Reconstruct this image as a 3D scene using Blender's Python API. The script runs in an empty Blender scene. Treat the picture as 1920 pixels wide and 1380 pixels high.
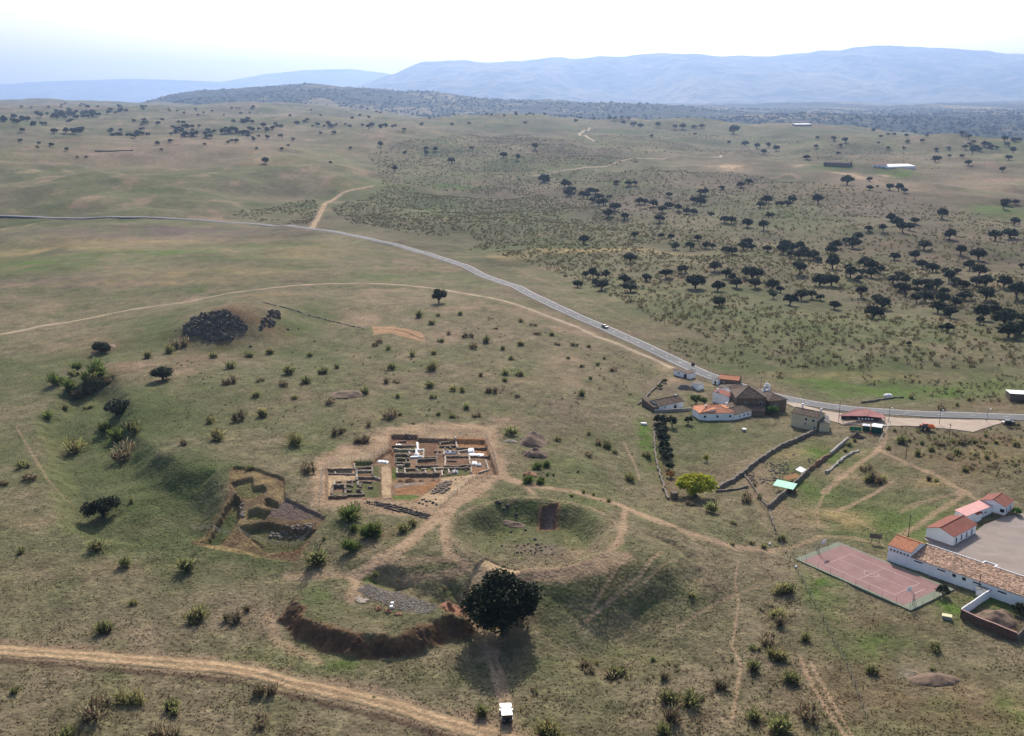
import bpy, math, random
import numpy as np
from mathutils import Vector, Matrix
from mathutils.geometry import delaunay_2d_cdt

R = math.radians
rng = np.random.default_rng(7)
random.seed(7)
scene = bpy.context.scene
COL = scene.collection

# ------------------------------------------------------------------ camera, sky, sun, exposure
H = 112.0            # the camera's height above the foreground, metres
F = 1884.0           # focal length in pixels of the 1920 wide photograph
PITCH = math.atan(500.0 / F)
KH = H / 130.0
cam = bpy.data.cameras.new("camera")
cam.sensor_width = 36.0
cam.lens = 36.0 * F / 1920.0
cam.clip_start = 1.0
cam.clip_end = 80000.0
camo = bpy.data.objects.new("camera", cam)
camo.location = (0, 0, H)
camo.rotation_euler = (R(90) - PITCH, 0, 0)
COL.objects.link(camo)
scene.camera = camo

SUN_EL, SUN_AZ = R(37), R(4)          # azimuth measured from the view direction towards the right
world = bpy.data.worlds.new("World")
scene.world = world
world.use_nodes = True
nt = world.node_tree
sky = nt.nodes.new("ShaderNodeTexSky")
sky.sky_type = 'NISHITA'
sky.sun_disc = False
sky.sun_elevation = SUN_EL
sky.sun_rotation = SUN_AZ
sky.altitude = 400
sky.air_density = 1.0
sky.dust_density = 4.5
bg = nt.nodes["Background"]
bg.inputs[1].default_value = 0.14
nt.links.new(sky.outputs[0], bg.inputs[0])

sl = bpy.data.lights.new("sun", 'SUN')
sl.energy = 4.3
sl.angle = R(0.6)
sl.color = (1.0, 0.92, 0.79)
so = bpy.data.objects.new("sun", sl)
so.location = (100, 1500, 1200)
sd = Vector((math.sin(SUN_AZ) * math.cos(SUN_EL), math.cos(SUN_AZ) * math.cos(SUN_EL), math.sin(SUN_EL)))
so.rotation_euler = sd.to_track_quat('Z', 'Y').to_euler()
COL.objects.link(so)

vs = scene.view_settings
vs.view_transform = 'Standard'
vs.look = 'None'
vs.gamma = 1.0
vs.exposure = 0.34
scene.cycles.max_bounces = 5
scene.cycles.diffuse_bounces = 2
scene.cycles.glossy_bounces = 2
scene.cycles.transmission_bounces = 2
scene.cycles.transparent_max_bounces = 4
scene.cycles.volume_bounces = 0

# ------------------------------------------------------------------ naming helpers
def tag(o, label=None, cat=None, group=None, kind=None):
    if label: o["label"] = label
    if cat: o["category"] = cat
    if group: o["group"] = group
    if kind: o["kind"] = kind
    return o

def empty(name, loc, rz=0.0, label=None, cat=None, group=None):
    o = bpy.data.objects.new(name, None)
    o.empty_display_size = 0.5
    o.location = loc
    o.rotation_euler = (0, 0, rz)
    COL.objects.link(o)
    return tag(o, label, cat, group)

def link(name, me, mats, parent=None, loc=None, rz=0.0, scale=None):
    o = bpy.data.objects.new(name, me)
    if mats is not None and len(me.materials) == 0:
        for m in (mats if isinstance(mats, (list, tuple)) else [mats]):
            me.materials.append(m)
    if parent is not None: o.parent = parent
    if loc is not None: o.location = loc
    if rz: o.rotation_euler = (0, 0, rz)
    if scale is not None: o.scale = scale
    COL.objects.link(o)
    return o

def mesh_np(name, V, Fc, col=None, smooth=False, mi=None):
    """V (n,3), Fc (m,k) all faces with k corners, col (n,3) point colours."""
    me = bpy.data.meshes.new(name)
    V = np.ascontiguousarray(V, dtype=np.float32)
    Fc = np.ascontiguousarray(Fc, dtype=np.int32)
    m, k = Fc.shape
    me.vertices.add(len(V)); me.vertices.foreach_set("co", V.ravel())
    me.loops.add(m * k); me.loops.foreach_set("vertex_index", Fc.ravel())
    me.polygons.add(m)
    me.polygons.foreach_set("loop_start", np.arange(0, m * k, k, dtype=np.int32))
    me.polygons.foreach_set("loop_total", np.full(m, k, dtype=np.int32))
    if smooth: me.polygons.foreach_set("use_smooth", np.ones(m, dtype=bool))
    if mi is not None: me.polygons.foreach_set("material_index", np.asarray(mi, dtype=np.int32))
    me.update(calc_edges=True)
    if col is not None:
        at = me.attributes.new("Col", 'FLOAT_COLOR', 'POINT')
        c4 = np.ones((len(V), 4), dtype=np.float32); c4[:, :3] = col
        at.data.foreach_set("color", c4.ravel())
    me.validate()
    return me

class MB:
    """collects simple solids and links them as one mesh object"""
    def __init__(s): s.v = []; s.f = []
    def add(s, vs, fs):
        b = len(s.v); s.v += [tuple(p) for p in vs]; s.f += [tuple(b + i for i in f) for f in fs]; return s
    def box(s, x0, x1, y0, y1, z0, z1):
        return s.add([(x0,y0,z0),(x1,y0,z0),(x1,y1,z0),(x0,y1,z0),(x0,y0,z1),(x1,y0,z1),(x1,y1,z1),(x0,y1,z1)],
                     [(3,2,1,0),(4,5,6,7),(0,1,5,4),(1,2,6,5),(2,3,7,6),(3,0,4,7)])
    def slab(s, pts, t):
        """a flat polygon (list of 3-D points, counter-clockwise seen from above) thickened downwards"""
        n = len(pts)
        top = [tuple(p) for p in pts]; bot = [(p[0], p[1], p[2] - t) for p in pts]
        fs = [tuple(range(n)), tuple(range(2 * n - 1, n - 1, -1))]
        for i in range(n):
            j = (i + 1) % n
            fs.append((i, n + i, n + j, j))
        return s.add(top + bot, fs)
    def tube(s, p, q, r0, r1=None, n=6):
        r1 = r0 if r1 is None else r1
        p = Vector(p); q = Vector(q); d = (q - p)
        if d.length < 1e-6: return s
        d.normalize()
        a = d.orthogonal().normalized(); b = d.cross(a)
        vs = [p + (a * math.cos(t) + b * math.sin(t)) * r0 for t in [2 * math.pi * i / n for i in range(n)]]
        vs += [q + (a * math.cos(t) + b * math.sin(t)) * r1 for t in [2 * math.pi * i / n for i in range(n)]]
        fs = [(i, (i + 1) % n, n + (i + 1) % n, n + i) for i in range(n)]
        fs += [tuple(range(n - 1, -1, -1)), tuple(range(n, 2 * n))]
        return s.add(vs, fs)
    def rock(s, c, r, sq=(1, 1, 1), n1=5, n2=7, seed=0, jit=0.3):
        rr = random.Random(seed)
        vs = []; fs = []
        for i in range(n1 + 1):
            th = math.pi * i / n1
            for j in range(n2):
                ph = 2 * math.pi * j / n2
                k = r * (1 + rr.uniform(-jit, jit)) if 0 < i < n1 else r
                vs.append((c[0] + k * sq[0] * math.sin(th) * math.cos(ph), c[1] + k * sq[1] * math.sin(th) * math.sin(ph), c[2] + k * sq[2] * math.cos(th)))
        for i in range(n1):
            for j in range(n2):
                a = i * n2 + j; b = i * n2 + (j + 1) % n2
                fs.append((a, a + n2, b + n2, b))
        return s.add(vs, fs)
    def build(s, name, mat, parent=None, smooth=False, loc=None, rz=0.0):
        me = bpy.data.meshes.new(name)
        me.from_pydata(s.v, [], s.f)
        if smooth:
            for p in me.polygons: p.use_smooth = True
        me.validate(); me.update()
        return link(name, me, mat, parent, loc, rz)

# ------------------------------------------------------------------ materials
def newmat(name):
    m = bpy.data.materials.new(name); m.use_nodes = True
    t = m.node_tree; b = t.nodes["Principled BSDF"]
    b.inputs["Specular IOR Level"].default_value = 0.2
    return m, t, b

def M(name, col, rough=0.85, var=0.22, scale=0.6, bump=0.0, bscale=None, spec=0.2, metal=0.0, stain=0.0, wave=None):
    """one colour broken up by two scales of noise; stain adds darker patches; wave=(axis scale) adds tile courses"""
    m, t, b = newmat(name)
    N, L = t.nodes, t.links
    tc = N.new("ShaderNodeTexCoord")
    n1 = N.new("ShaderNodeTexNoise"); n1.inputs["Scale"].default_value = scale; n1.inputs["Detail"].default_value = 6; n1.inputs["Roughness"].default_value = 0.7
    L.new(tc.outputs["Object"], n1.inputs["Vector"])
    mr = N.new("ShaderNodeMapRange"); mr.inputs[1].default_value = 0.3; mr.inputs[2].default_value = 0.7
    L.new(n1.outputs["Fac"], mr.inputs[0])
    mx = N.new("ShaderNodeMix"); mx.data_type = 'RGBA'
    mx.inputs[6].default_value = tuple(c * (1 - var) for c in col) + (1,)
    mx.inputs[7].default_value = tuple(min(1, c * (1 + var)) for c in col) + (1,)
    L.new(mr.outputs[0], mx.inputs[0])
    out = mx.outputs[2]
    if stain:
        n2 = N.new("ShaderNodeTexNoise"); n2.inputs["Scale"].default_value = scale * 0.35; n2.inputs["Detail"].default_value = 8
        L.new(tc.outputs["Object"], n2.inputs["Vector"])
        r2 = N.new("ShaderNodeMapRange"); r2.inputs[1].default_value = 0.5; r2.inputs[2].default_value = 0.72; r2.inputs[4].default_value = stain
        L.new(n2.outputs["Fac"], r2.inputs[0])
        m2 = N.new("ShaderNodeMix"); m2.data_type = 'RGBA'
        m2.inputs[7].default_value = (col[0] * 0.42, col[1] * 0.38, col[2] * 0.33, 1)
        L.new(r2.outputs[0], m2.inputs[0]); L.new(out, m2.inputs[6]); out = m2.outputs[2]
    hsrc = n1.outputs["Fac"]
    if wave:
        vo = N.new("ShaderNodeTexVoronoi"); vo.inputs["Scale"].default_value = wave[1]
        L.new(tc.outputs["Object"], vo.inputs["Vector"])
        hs = N.new("ShaderNodeHueSaturation")
        r3 = N.new("ShaderNodeSeparateColor"); L.new(vo.outputs["Color"], r3.inputs[0])
        r4 = N.new("ShaderNodeMapRange"); r4.inputs[3].default_value = 1 - wave[2]; r4.inputs[4].default_value = 1 + wave[2]
        L.new(r3.outputs[0], r4.inputs[0]); L.new(r4.outputs[0], hs.inputs["Value"]); L.new(out, hs.inputs["Color"]); out = hs.outputs[0]
        wv = N.new("ShaderNodeTexWave"); wv.bands_direction = wave[0]; wv.inputs["Scale"].default_value = 1.3; wv.inputs["Distortion"].default_value = 0.6
        L.new(tc.outputs["Object"], wv.inputs["Vector"])
        hsrc = wv.outputs["Fac"]; bump = bump or 0.5
    L.new(out, b.inputs["Base Color"])
    b.inputs["Roughness"].default_value = rough
    b.inputs["Specular IOR Level"].default_value = spec
    b.inputs["Metallic"].default_value = metal
    if bump:
        bp = N.new("ShaderNodeBump"); bp.inputs["Strength"].default_value = bump; bp.inputs["Distance"].default_value = 0.15
        if bscale and not wave:
            n3 = N.new("ShaderNodeTexNoise"); n3.inputs["Scale"].default_value = bscale; n3.inputs["Detail"].default_value = 5
            L.new(tc.outputs["Object"], n3.inputs["Vector"]); hsrc = n3.outputs["Fac"]
        L.new(hsrc, bp.inputs["Height"]); L.new(bp.outputs[0], b.inputs["Normal"])
    return m

def leafmat(name, tint=(1, 1, 1), trans=0.3):
    """leaf colour from the mesh's own point colours, partly letting light through"""
    m, t, b = newmat(name)
    N, L = t.nodes, t.links
    at = N.new("ShaderNodeAttribute"); at.attribute_name = "Col"
    mu = N.new("ShaderNodeMix"); mu.data_type = 'RGBA'; mu.blend_type = 'MULTIPLY'; mu.inputs[0].default_value = 1
    oi = N.new("ShaderNodeObjectInfo")
    mr = N.new("ShaderNodeMapRange"); mr.inputs[3].default_value = 0.8; mr.inputs[4].default_value = 1.25
    L.new(oi.outputs["Random"], mr.inputs[0])
    hv = N.new("ShaderNodeHueSaturation"); L.new(at.outputs["Color"], hv.inputs["Color"]); L.new(mr.outputs[0], hv.inputs["Value"])
    L.new(hv.outputs[0], mu.inputs[6]); mu.inputs[7].default_value = tint + (1,)
    L.new(mu.outputs[2], b.inputs["Base Color"])
    b.inputs["Roughness"].default_value = 0.7
    b.inputs["Specular IOR Level"].default_value = 0.12
    tr = N.new("ShaderNodeBsdfTranslucent"); L.new(mu.outputs[2], tr.inputs["Color"])
    ms = N.new("ShaderNodeMixShader"); ms.inputs[0].default_value = trans
    L.new(b.outputs[0], ms.inputs[1]); L.new(tr.outputs[0], ms.inputs[2])
    L.new(ms.outputs[0], t.nodes["Material Output"].inputs["Surface"])
    return m

# ------------------------------------------------------------------ noise in numpy
def _hash(ix, iy, seed):
    h = (ix.astype(np.int64) * 374761393 + iy.astype(np.int64) * 668265263 + seed * 1442695041) & 0xFFFFFFFF
    h = ((h ^ (h >> 13)) * 1274126177) & 0xFFFFFFFF
    return ((h ^ (h >> 16)) & 0xFFFF) / 65535.0
def vnoise(x, y, seed=0):
    xi = np.floor(x); yi = np.floor(y); fx = x - xi; fy = y - yi
    fx = fx * fx * (3 - 2 * fx); fy = fy * fy * (3 - 2 * fy)
    a = _hash(xi, yi, seed); b = _hash(xi + 1, yi, seed); c = _hash(xi, yi + 1, seed); d = _hash(xi + 1, yi + 1, seed)
    return (a + (b - a) * fx) * (1 - fy) + (c + (d - c) * fx) * fy
def fbm(x, y, scale, oct=4, seed=0, gain=0.5):
    """roughly -1..1"""
    s = np.zeros_like(x); am = 1.0; tot = 0.0; f = 1.0 / scale
    for o in range(oct):
        s = s + am * (vnoise(x * f + 17.3 * o, y * f - 9.1 * o, seed + o) * 2 - 1); tot += am
        am *= gain; f *= 2.03
    return s / tot * 1.6
def sst(a, b, x):
    t = np.clip((x - a) / (b - a), 0, 1); return t * t * (3 - 2 * t)

# ------------------------------------------------------------------ from a pixel of the 1920 px photograph to a place on the land
CP, SP = math.cos(PITCH), math.sin(PITCH)
def ray(u, v):
    x = (np.asarray(u, float) - 960) / F; yu = (690 - np.asarray(v, float)) / F
    return x, CP + yu * SP, -SP + yu * CP
def P(u, v, z=0.0):
    x, y, w = ray(u, v); t = (z - H) / w
    return x * t, y * t
def Z(ox, oy, s):
    return lambda pts: [(ox + p[0] / s, oy + p[1] / s) + tuple(p[2:]) for p in pts]
# ------------------------------------------------------------------ the shape of the land
AC = np.array([-0.95, -0.4925, -0.246, 0.0, 0.246, 0.4925, 0.95])
DC = np.array([0, 820, 1230, 1640, 2190, 2740, 3560, 4400, 7000, 12000]) * KH
ZC = np.array([
    [0, 0, 5, 28, 50, 65, 82, 95, 118, 120],
    [0, 0, 5, 28, 50, 65, 82, 95, 118, 120],
    [0, 0, 4, 26, 48, 64, 82, 98, 116, 60],
    [0, 0, 1, 4, 34, 54, 80, 40, -40, -60],
    [0, 0, 1, 3, 18, 38, 56, 0, -70, -80],
    [0, 0, 0, 3, 14, 38, 0, -50, -90, -90],
    [0, 0, 0, 3, 14, 38, 0, -50, -90, -90]]) * KH
def far_h(a, d):
    cols = np.stack([np.interp(d, DC, ZC[i]) for i in range(len(AC))])
    k = np.clip(np.searchsorted(AC, a) - 1, 0, len(AC) - 2)
    t = np.clip((a - AC[k]) / (AC[k + 1] - AC[k]), 0, 1); t = t * t * (3 - 2 * t)
    i = np.arange(len(a))
    return cols[k, i] * (1 - t) + cols[k + 1, i] * t

CTRL = [  # (u, v, z): heights read off the photograph
 (0,1380,0),(500,1380,0),(960,1380,0),(1500,1380,0),(1920,1380,0),(0,1215,0),(400,1245,0),(700,1300,0),(1000,1290,0),(1300,1300,0),(1600,1300,-1),(1920,1220,-1),
 (-500,1000,0),(-500,1380,0),(2400,1380,-1),(2400,1000,0),(-600,700,0),(2500,760,0),
 (0,1060,0),(200,1010,.8),(350,1020,1),(100,900,.3),(0,800,0),(50,740,0),(100,660,1),(0,640,0),
 (150,745,1.5),(185,820,1.5),(225,885,1.5),(330,960,1.5),(120,700,1.5),
 (215,688,6.5),(245,760,7),(295,850,6.5),(380,892,6.5),(440,922,6),
 (330,700,7.5),(450,750,7),(600,750,7),(500,850,7),(700,780,7),(600,880,7),(760,850,7),(900,850,7),(680,985,6.5),(760,1015,7),(560,945,6),(820,930,7),(1000,890,7),
 (350,1000,1.8),(560,1040,2),(600,1068,2.2),(620,1030,4.5),(700,1050,6),(800,1070,6.5),
 (650,1075,4.5),(720,1100,3),(780,1110,3),(560,1120,0.8),(640,1130,1.0),(800,1150,1.0),(870,1110,3.5),(900,1150,1.5),(540,1180,0),(650,1235,0),(780,1225,0),(880,1200,0.3),
 (845,990,7),(1155,990,7),(1000,930,7),(1000,1078,7),(900,1060,7),(1100,1072,7),(1180,1050,7),(1255,1062,6.5),(1200,1000,6.5),
 (950,1190,0.5),(1040,1200,0.5),(1120,1185,0.8),(1200,1160,1.2),(1290,1130,1.5),(1300,1060,4.5),(1350,1100,1.5),(1400,1200,0),(1450,1040,0.3),(1350,1010,2.5),(1280,960,3),
 (440,582,18.5),(395,595,15.5),(500,582,14),(345,606,10),(430,648,7),(350,640,6.5),(520,620,8),(300,606,7),(560,600,7),(480,640,7),(460,560,12),(250,640,6),
 (600,545,3.5),(450,553,4),(330,565,2),(150,600,.5),(0,560,0),(300,480,2),(200,430,4),(0,480,1),(500,470,2),(700,480,2),
 (823,570,6),(700,620,7),(900,600,5.5),(1000,700,6),(1000,620,4.5),(1100,760,4.5),(1100,880,5),(1190,850,1),(1230,930,0.6),(1150,650,2),(1080,600,1.5),(1240,700,0.5),(960,540,2),(800,480,1),
 (1400,780,0),(1500,830,0),(1400,880,0),(1600,900,0),(1700,1000,0),(1900,900,0.5),(1800,820,0),(1700,775,0),(1500,752,0),(1300,690,0),(1600,740,-1.5),(1800,740,-1.5),(1500,640,0),(1700,640,1),(1900,640,0),
 (1500,1050,0),(1700,1150,0),(1880,1130,0),(1900,1020,0),
 (0,405,0),(300,408,2),(600,430,0),(900,510,0),(1300,500,4),(1600,500,3),(1900,500,5),(1450,560,-2),(1200,560,1),(1800,560,-3),(1100,480,2),
]
_cp = np.array([P(u, v, z) for u, v, z in CTRL]); _cz = np.array([c[2] for c in CTRL], float)
_C2 = 9.0 ** 2
def _phi(dx, dy): return np.sqrt(dx * dx + dy * dy + _C2)
_A = _phi(_cp[:, None, 0] - _cp[None, :, 0], _cp[:, None, 1] - _cp[None, :, 1])
_n = len(_cz)
_S = np.zeros((_n + 1, _n + 1)); _S[:_n, :_n] = _A - 0.8 * np.eye(_n); _S[:_n, _n] = 1; _S[_n, :_n] = 1
_w = np.linalg.solve(_S, np.append(_cz, 0))
def near_h(x, y):
    z = np.full(x.shape, _w[_n])
    for i in range(_n):
        z += _w[i] * _phi(x - _cp[i, 0], y - _cp[i, 1])
    return z

def sdf(x, y, poly):
    """signed distance to a polygon, negative inside; only exact near it"""
    poly = np.asarray(poly, float)[:, :2]
    out = np.full(x.shape, 1e3)
    m = (x > poly[:, 0].min() - 30) & (x < poly[:, 0].max() + 30) & (y > poly[:, 1].min() - 30) & (y < poly[:, 1].max() + 30)
    if not m.any(): return out
    px, py = x[m], y[m]; d = np.full(px.shape, 1e9); ins = np.zeros(px.shape, bool)
    n = len(poly)
    for i in range(n):
        ax, ay = poly[i]; bx, by = poly[(i + 1) % n]
        ex, ey = bx - ax, by - ay
        t = np.clip(((px - ax) * ex + (py - ay) * ey) / (ex * ex + ey * ey + 1e-9), 0, 1)
        d = np.minimum(d, np.hypot(px - ax - t * ex, py - ay - t * ey))
        c = ((ay > py) != (by > py)) & (px < (bx - ax) * (py - ay) / ((by - ay) if by != ay else 1e-9) + ax)
        ins ^= c
    out[m] = np.where(ins, -d, d)
    return out
def pdist(x, y, line, reach=12.0):
    """distance to a polyline of world points"""
    out = np.full(x.shape, 1e3)
    for i in range(len(line) - 1):
        (ax, ay), (bx, by) = line[i][:2], line[i + 1][:2]
        m = (x > min(ax, bx) - reach) & (x < max(ax, bx) + reach) & (y > min(ay, by) - reach) & (y < max(ay, by) + reach)
        if not m.any(): continue
        ex, ey = bx - ax, by - ay
        t = np.clip(((x[m] - ax) * ex + (y[m] - ay) * ey) / (ex * ex + ey * ey + 1e-9), 0, 1)
        out[m] = np.minimum(out[m], np.hypot(x[m] - ax - t * ex, y[m] - ay - t * ey))
    return out

ZE1, ZE2, Z8 = Z(720, 790, 8.118), Z(590, 830, 10.62), Z(500, 900, 2.743)
ZW = Z(300, 800, 4.929)
TOP = 7.0
def PP(pts, z): return [P(u, v, z) for u, v in pts]
PIT_MAIN = PP(ZE1([(105,200),(505,200),(515,250),(1530,258),(1715,800),(1330,800),(1310,812),(880,850),(840,850),(195,860),(120,860),(105,380)]), TOP)
PIT_COURT = PP(ZE1([(115,862),(840,852),(830,900),(760,1000),(600,1110),(480,1200),(300,1200),(115,1180)]), TOP)
PIT_ANNEX = PP(ZE2([(255,520),(760,515),(765,370),(1150,365),(1520,100),(1560,120),(1520,380),(1320,440),(1330,1090),(260,1100)]), TOP)
WP = [PP(ZW(p), 6.0) for p in (
  [(350,905),(590,680),(700,590),(750,650),(720,770),(690,810),(545,930)],
  [(655,520),(860,480),(870,560),(960,545),(985,590),(860,640),(760,640),(700,600)],
  [(770,775),(800,715),(900,700),(1025,735),(960,790)],
  [(960,650),(1000,640),(1105,690),(1080,720),(960,690)],
  [(700,815),(990,800),(1200,855),(1450,890),(1270,1010),(1000,1000),(930,980),(840,910)])]
WPD = [2.2, 1.2, 1.6, 1.3, 1.5]
W_OUT = PP(ZW([(270,940),(620,620),(650,480),(680,430),(860,440),(1150,520),(1160,680),(1530,840),(1260,1120)]), 5.5)
PIT_ARENA = PP(Z8([(1415,165),(1497,160),(1484,222),(1402,226)]), 4.5)
PIT_SOUTH = PP(Z8([(1010,520),(1060,455),(1130,400),(1330,440),(1300,480),(1100,525)]), TOP)
PIT_NORTH = PP([(699,612),(740,611),(790,622),(797,638),(760,631),(735,624),(702,626)], TOP)
NORTH_CUT = PP([(703,617),(738,616),(760,621),(793,634)], TOP)
PIT_POOL = PP(Z8([(540,490),(640,450),(720,510),(690,530),(560,525)]), 4.5)
MOUND = PP(Z8([(150,620),(215,700),(330,745),(450,790),(640,800),(760,770),(860,715),(960,680),(985,700),(880,650),(700,560),(520,520),(380,500),(230,520)]), 4.2)
MOUND_TIP = P(850, 1145, 5)
MOUND_A, MOUND_B = P(545, 1118, 4.2), P(868, 1150, 4.2)
WEST_SIDE = PP([(205,690),(240,745),(262,800),(300,850),(345,872),(400,890),(432,925),(395,975),(250,985),(100,960),(60,760),(130,690)], 6.3)
SOUTH_SIDE = PP([(1010,1095),(1080,1085),(1150,1066),(1200,1062),(1262,1072),(1300,1085),(1290,1170),(1150,1230),(1000,1200)], 6.5)
POOL_SIDE = PP([(688,1080),(705,1070),(728,1069),(755,1080),(775,1092),(735,1097)], 5.0)
BANK_SIDE = PP([(822,1093),(850,1090),(880,1112),(890,1142),(865,1140)], 4.5)
CLIFF = PP([(342,606),(365,596),(400,592),(440,592),(475,598),(500,604),(480,640),(430,652),(380,645)], 13.0)
EAST_SIDE = PP([(1262,1068),(1268,1040),(1245,1020),(1210,1005),(1260,1000),(1320,1030),(1340,1080),(1300,1100)], 6.0)
BOWL_C = P(1000, 1000, TOP - 1)
BOWL_R = (P(1155, 1000, TOP)[0] - P(1000, 1000, TOP)[0], (P(1000, 935, TOP)[1] - P(1000, 1073, TOP)[1]) / 2)
BOWL_C = (BOWL_C[0], (P(1000, 935, TOP)[1] + P(1000, 1073, TOP)[1]) / 2)
def bowl_r(x, y): return np.hypot((x - BOWL_C[0]) / BOWL_R[0], (y - BOWL_C[1]) / BOWL_R[1])

def h(x, y, pits=True):
    x = np.atleast_1d(np.asarray(x, float)); y = np.atleast_1d(np.asarray(y, float))
    d = np.hypot(x, y); a = x / np.maximum(y, 1)
    z = far_h(a, d)
    wn = 1 - sst(620, 900, d)
    m = wn > 0
    if m.any(): z[m] += near_h(x[m], y[m]) * wn[m]
    z += fbm(x, y, 46, 4, 3) * 0.55 * (1 + 1.6 * sst(300, 600, d))
    far = sst(380, 1500, d)
    z += fbm(x, y, 240, 4, 11) * (2.0 + 12 * far) * sst(380, 800, d) + fbm(x, y, 900, 3, 23) * 16 * sst(1200, 3000, d)
    if not m.any(): return z
    nr = d < 420
    if not nr.any(): return z
    xs, ys = x[nr], y[nr]; zz = z[nr]
    zz += fbm(xs, ys, 3.2, 3, 31) * 0.13
    br = bowl_r(xs, ys)
    zz -= 4.8 * sst(1.0, 0.60, br + 0.06 * fbm(xs, ys, 12, 2, 5))
    zz += 0.25 * np.exp(-((br - 1.03) / 0.06) ** 2)
    mz = 3.9 + 0.4 * fbm(xs, ys, 7, 3, 8) + 0.4 * np.exp(-((xs - MOUND_TIP[0]) ** 2 + (ys - MOUND_TIP[1]) ** 2) / 18)
    zz += np.maximum(mz - zz, 0) * sst(4.2, -.2, sdf(xs, ys, MOUND) + 1.1 * fbm(xs, ys, 3.0, 4, 8))
    for poly, dep, run, reach in ((WEST_SIDE, 4.0, 8.5, 34), (SOUTH_SIDE, 3.6, 17.0, 30), (POOL_SIDE, 1.6, 3.0, 6), (BANK_SIDE, 1.8, 5.0, 8), (CLIFF, 5.0, 4.5, 8), (EAST_SIDE, 2.5, 7.0, 20)):
        s_ = sdf(xs, ys, poly) + 1.5 * fbm(xs, ys, 9, 3, 15)
        zz -= dep * sst(1.0, -run, s_) * np.exp(-np.maximum(-s_ - run, 0) / reach) * (s_ < 2)
    # the shoulder above the western bank
    if pits:
        rough = 0.12 * fbm(xs, ys, 1.2, 2, 77)
        for poly, dep in ((PIT_MAIN, 1.25), (PIT_COURT, 0.9), (PIT_ANNEX, 0.9), (PIT_ARENA, 1.1), (PIT_SOUTH, 0.7), (PIT_NORTH, 0.6), (W_OUT, 0.7)):
            zz -= dep * sst(0.12, -0.32, sdf(xs, ys, poly) + rough)
        zz -= .6 * sst(1.3, .5, pdist(xs, ys, NORTH_CUT, 5) + rough * 2)
        for poly, dep in zip(WP, WPD):
            zz -= dep * sst(0.2, -0.7, sdf(xs, ys, poly) + rough * 2)
    z[nr] = zz
    return z
def hz(x, y, **k): return float(h([x], [y], **k)[0])

_D = np.concatenate([np.arange(110, 420, 1.2), 420 * (11000 / 420) ** np.linspace(0, 1, 700)])
def land(u, v):
    """the first places where the rays through these pixels meet the land: arrays x, y, z"""
    u = np.atleast_1d(np.asarray(u, float)); v = np.atleast_1d(np.asarray(v, float))
    X = np.empty_like(u); Y = np.empty_like(u)
    for s in range(0, len(u), 200):
        rx, ry, rw = ray(u[s:s + 200], v[s:s + 200])
        D = _D[None, :] + 0 * rx[:, None]
        xx = D * (rx / ry)[:, None]; zr = H + D * (rw / ry)[:, None]
        g = zr - h(xx.ravel(), D.ravel()).reshape(D.shape)
        hit = (g < 0); hit[:, -1] = True
        k = np.maximum(hit.argmax(1), 1); i = np.arange(len(k))
        g0, g1 = g[i, k - 1], g[i, k]
        t = np.where(np.abs(g0 - g1) > 1e-9, g0 / (g0 - g1), 0.0); t = np.clip(t, 0, 1)
        yy = D[i, k - 1] + (D[i, k] - D[i, k - 1]) * t
        X[s:s + 200] = yy * rx / ry; Y[s:s + 200] = yy
    return X, Y, h(X, Y)
def L1(u, v):
    x, y, z = land([u], [v]); return float(x[0]), float(y[0]), float(z[0])
def LL(pts):
    a = np.array([p[:2] for p in pts], float); x, y, z = land(a[:, 0], a[:, 1]); return list(zip(x.tolist(), y.tolist()))
def slant(x, y, z): return math.sqrt(x * x + y * y + (z - H) ** 2)
def smooth_line(pts, n=6):
    """Catmull-Rom through world points"""
    out = []; q = [pts[0]] + list(pts) + [pts[-1]]
    for i in range(1, len(q) - 2):
        p0, p1, p2, p3 = (np.array(q[i + k][:2], float) for k in (-1, 0, 1, 2))
        for k in range(n):
            t = k / n
            out.append(tuple(0.5 * (2 * p1 + (p2 - p0) * t + (2 * p0 - 5 * p1 + 4 * p2 - p3) * t * t + (3 * p1 - p0 - 3 * p2 + p3) * t ** 3)))
    out.append(tuple(q[-2][:2])); return out

# ------------------------------------------------------------------ lines of the ground: road, tracks, trodden paths
ROAD = smooth_line(LL([(-90,403),(0,405),(60,407.5),(150,409.5),(230,408),(300,409),(400,415),(500,422),(580,429),(640,438),(700,450),(760,465),(820,482.5),(880,503),(940,529),(1000,556),(1060,583),(1110,606),(1160,627),(1210,650),(1260,674),(1310,697),(1360,716),(1420,735),(1480,750),(1540,761),(1620,770),(1720,776),(1820,780),(1920,783),(2060,786)]), 6)
TRACK_FRONT = smooth_line(LL([(-80,1216),(0,1219),(120,1228),(240,1237),(360,1247),(440,1255),(500,1268),(560,1283),(640,1301),(720,1319),(800,1344),(880,1367),(960,1388),(1040,1412)]), 5)
TRACK_BACK = smooth_line(LL([(-60,636),(0,627),(100,608),(200,590),(300,573),(400,556),(500,541),(600,533),(680,531),(760,535),(840,545),(920,559),(1000,583),(1080,613),(1160,646),(1230,676),(1262,692)]), 6)
TRACK_BRANCH = smooth_line(LL([(585,428),(598,405),(618,378),(650,359),(700,349)]), 5)
TRACK_FARM = smooth_line(LL([(1000,330),(1080,317),(1150,307),(1250,296.5),(1335,295),(1353,291)]), 5)
TRACK_TOP = smooth_line(LL([(1118,266),(1100,257),(1086,251),(1103,245),(1106,240)]), 4)
def paths_px(*ls): return [LL(l) for l in ls]
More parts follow.
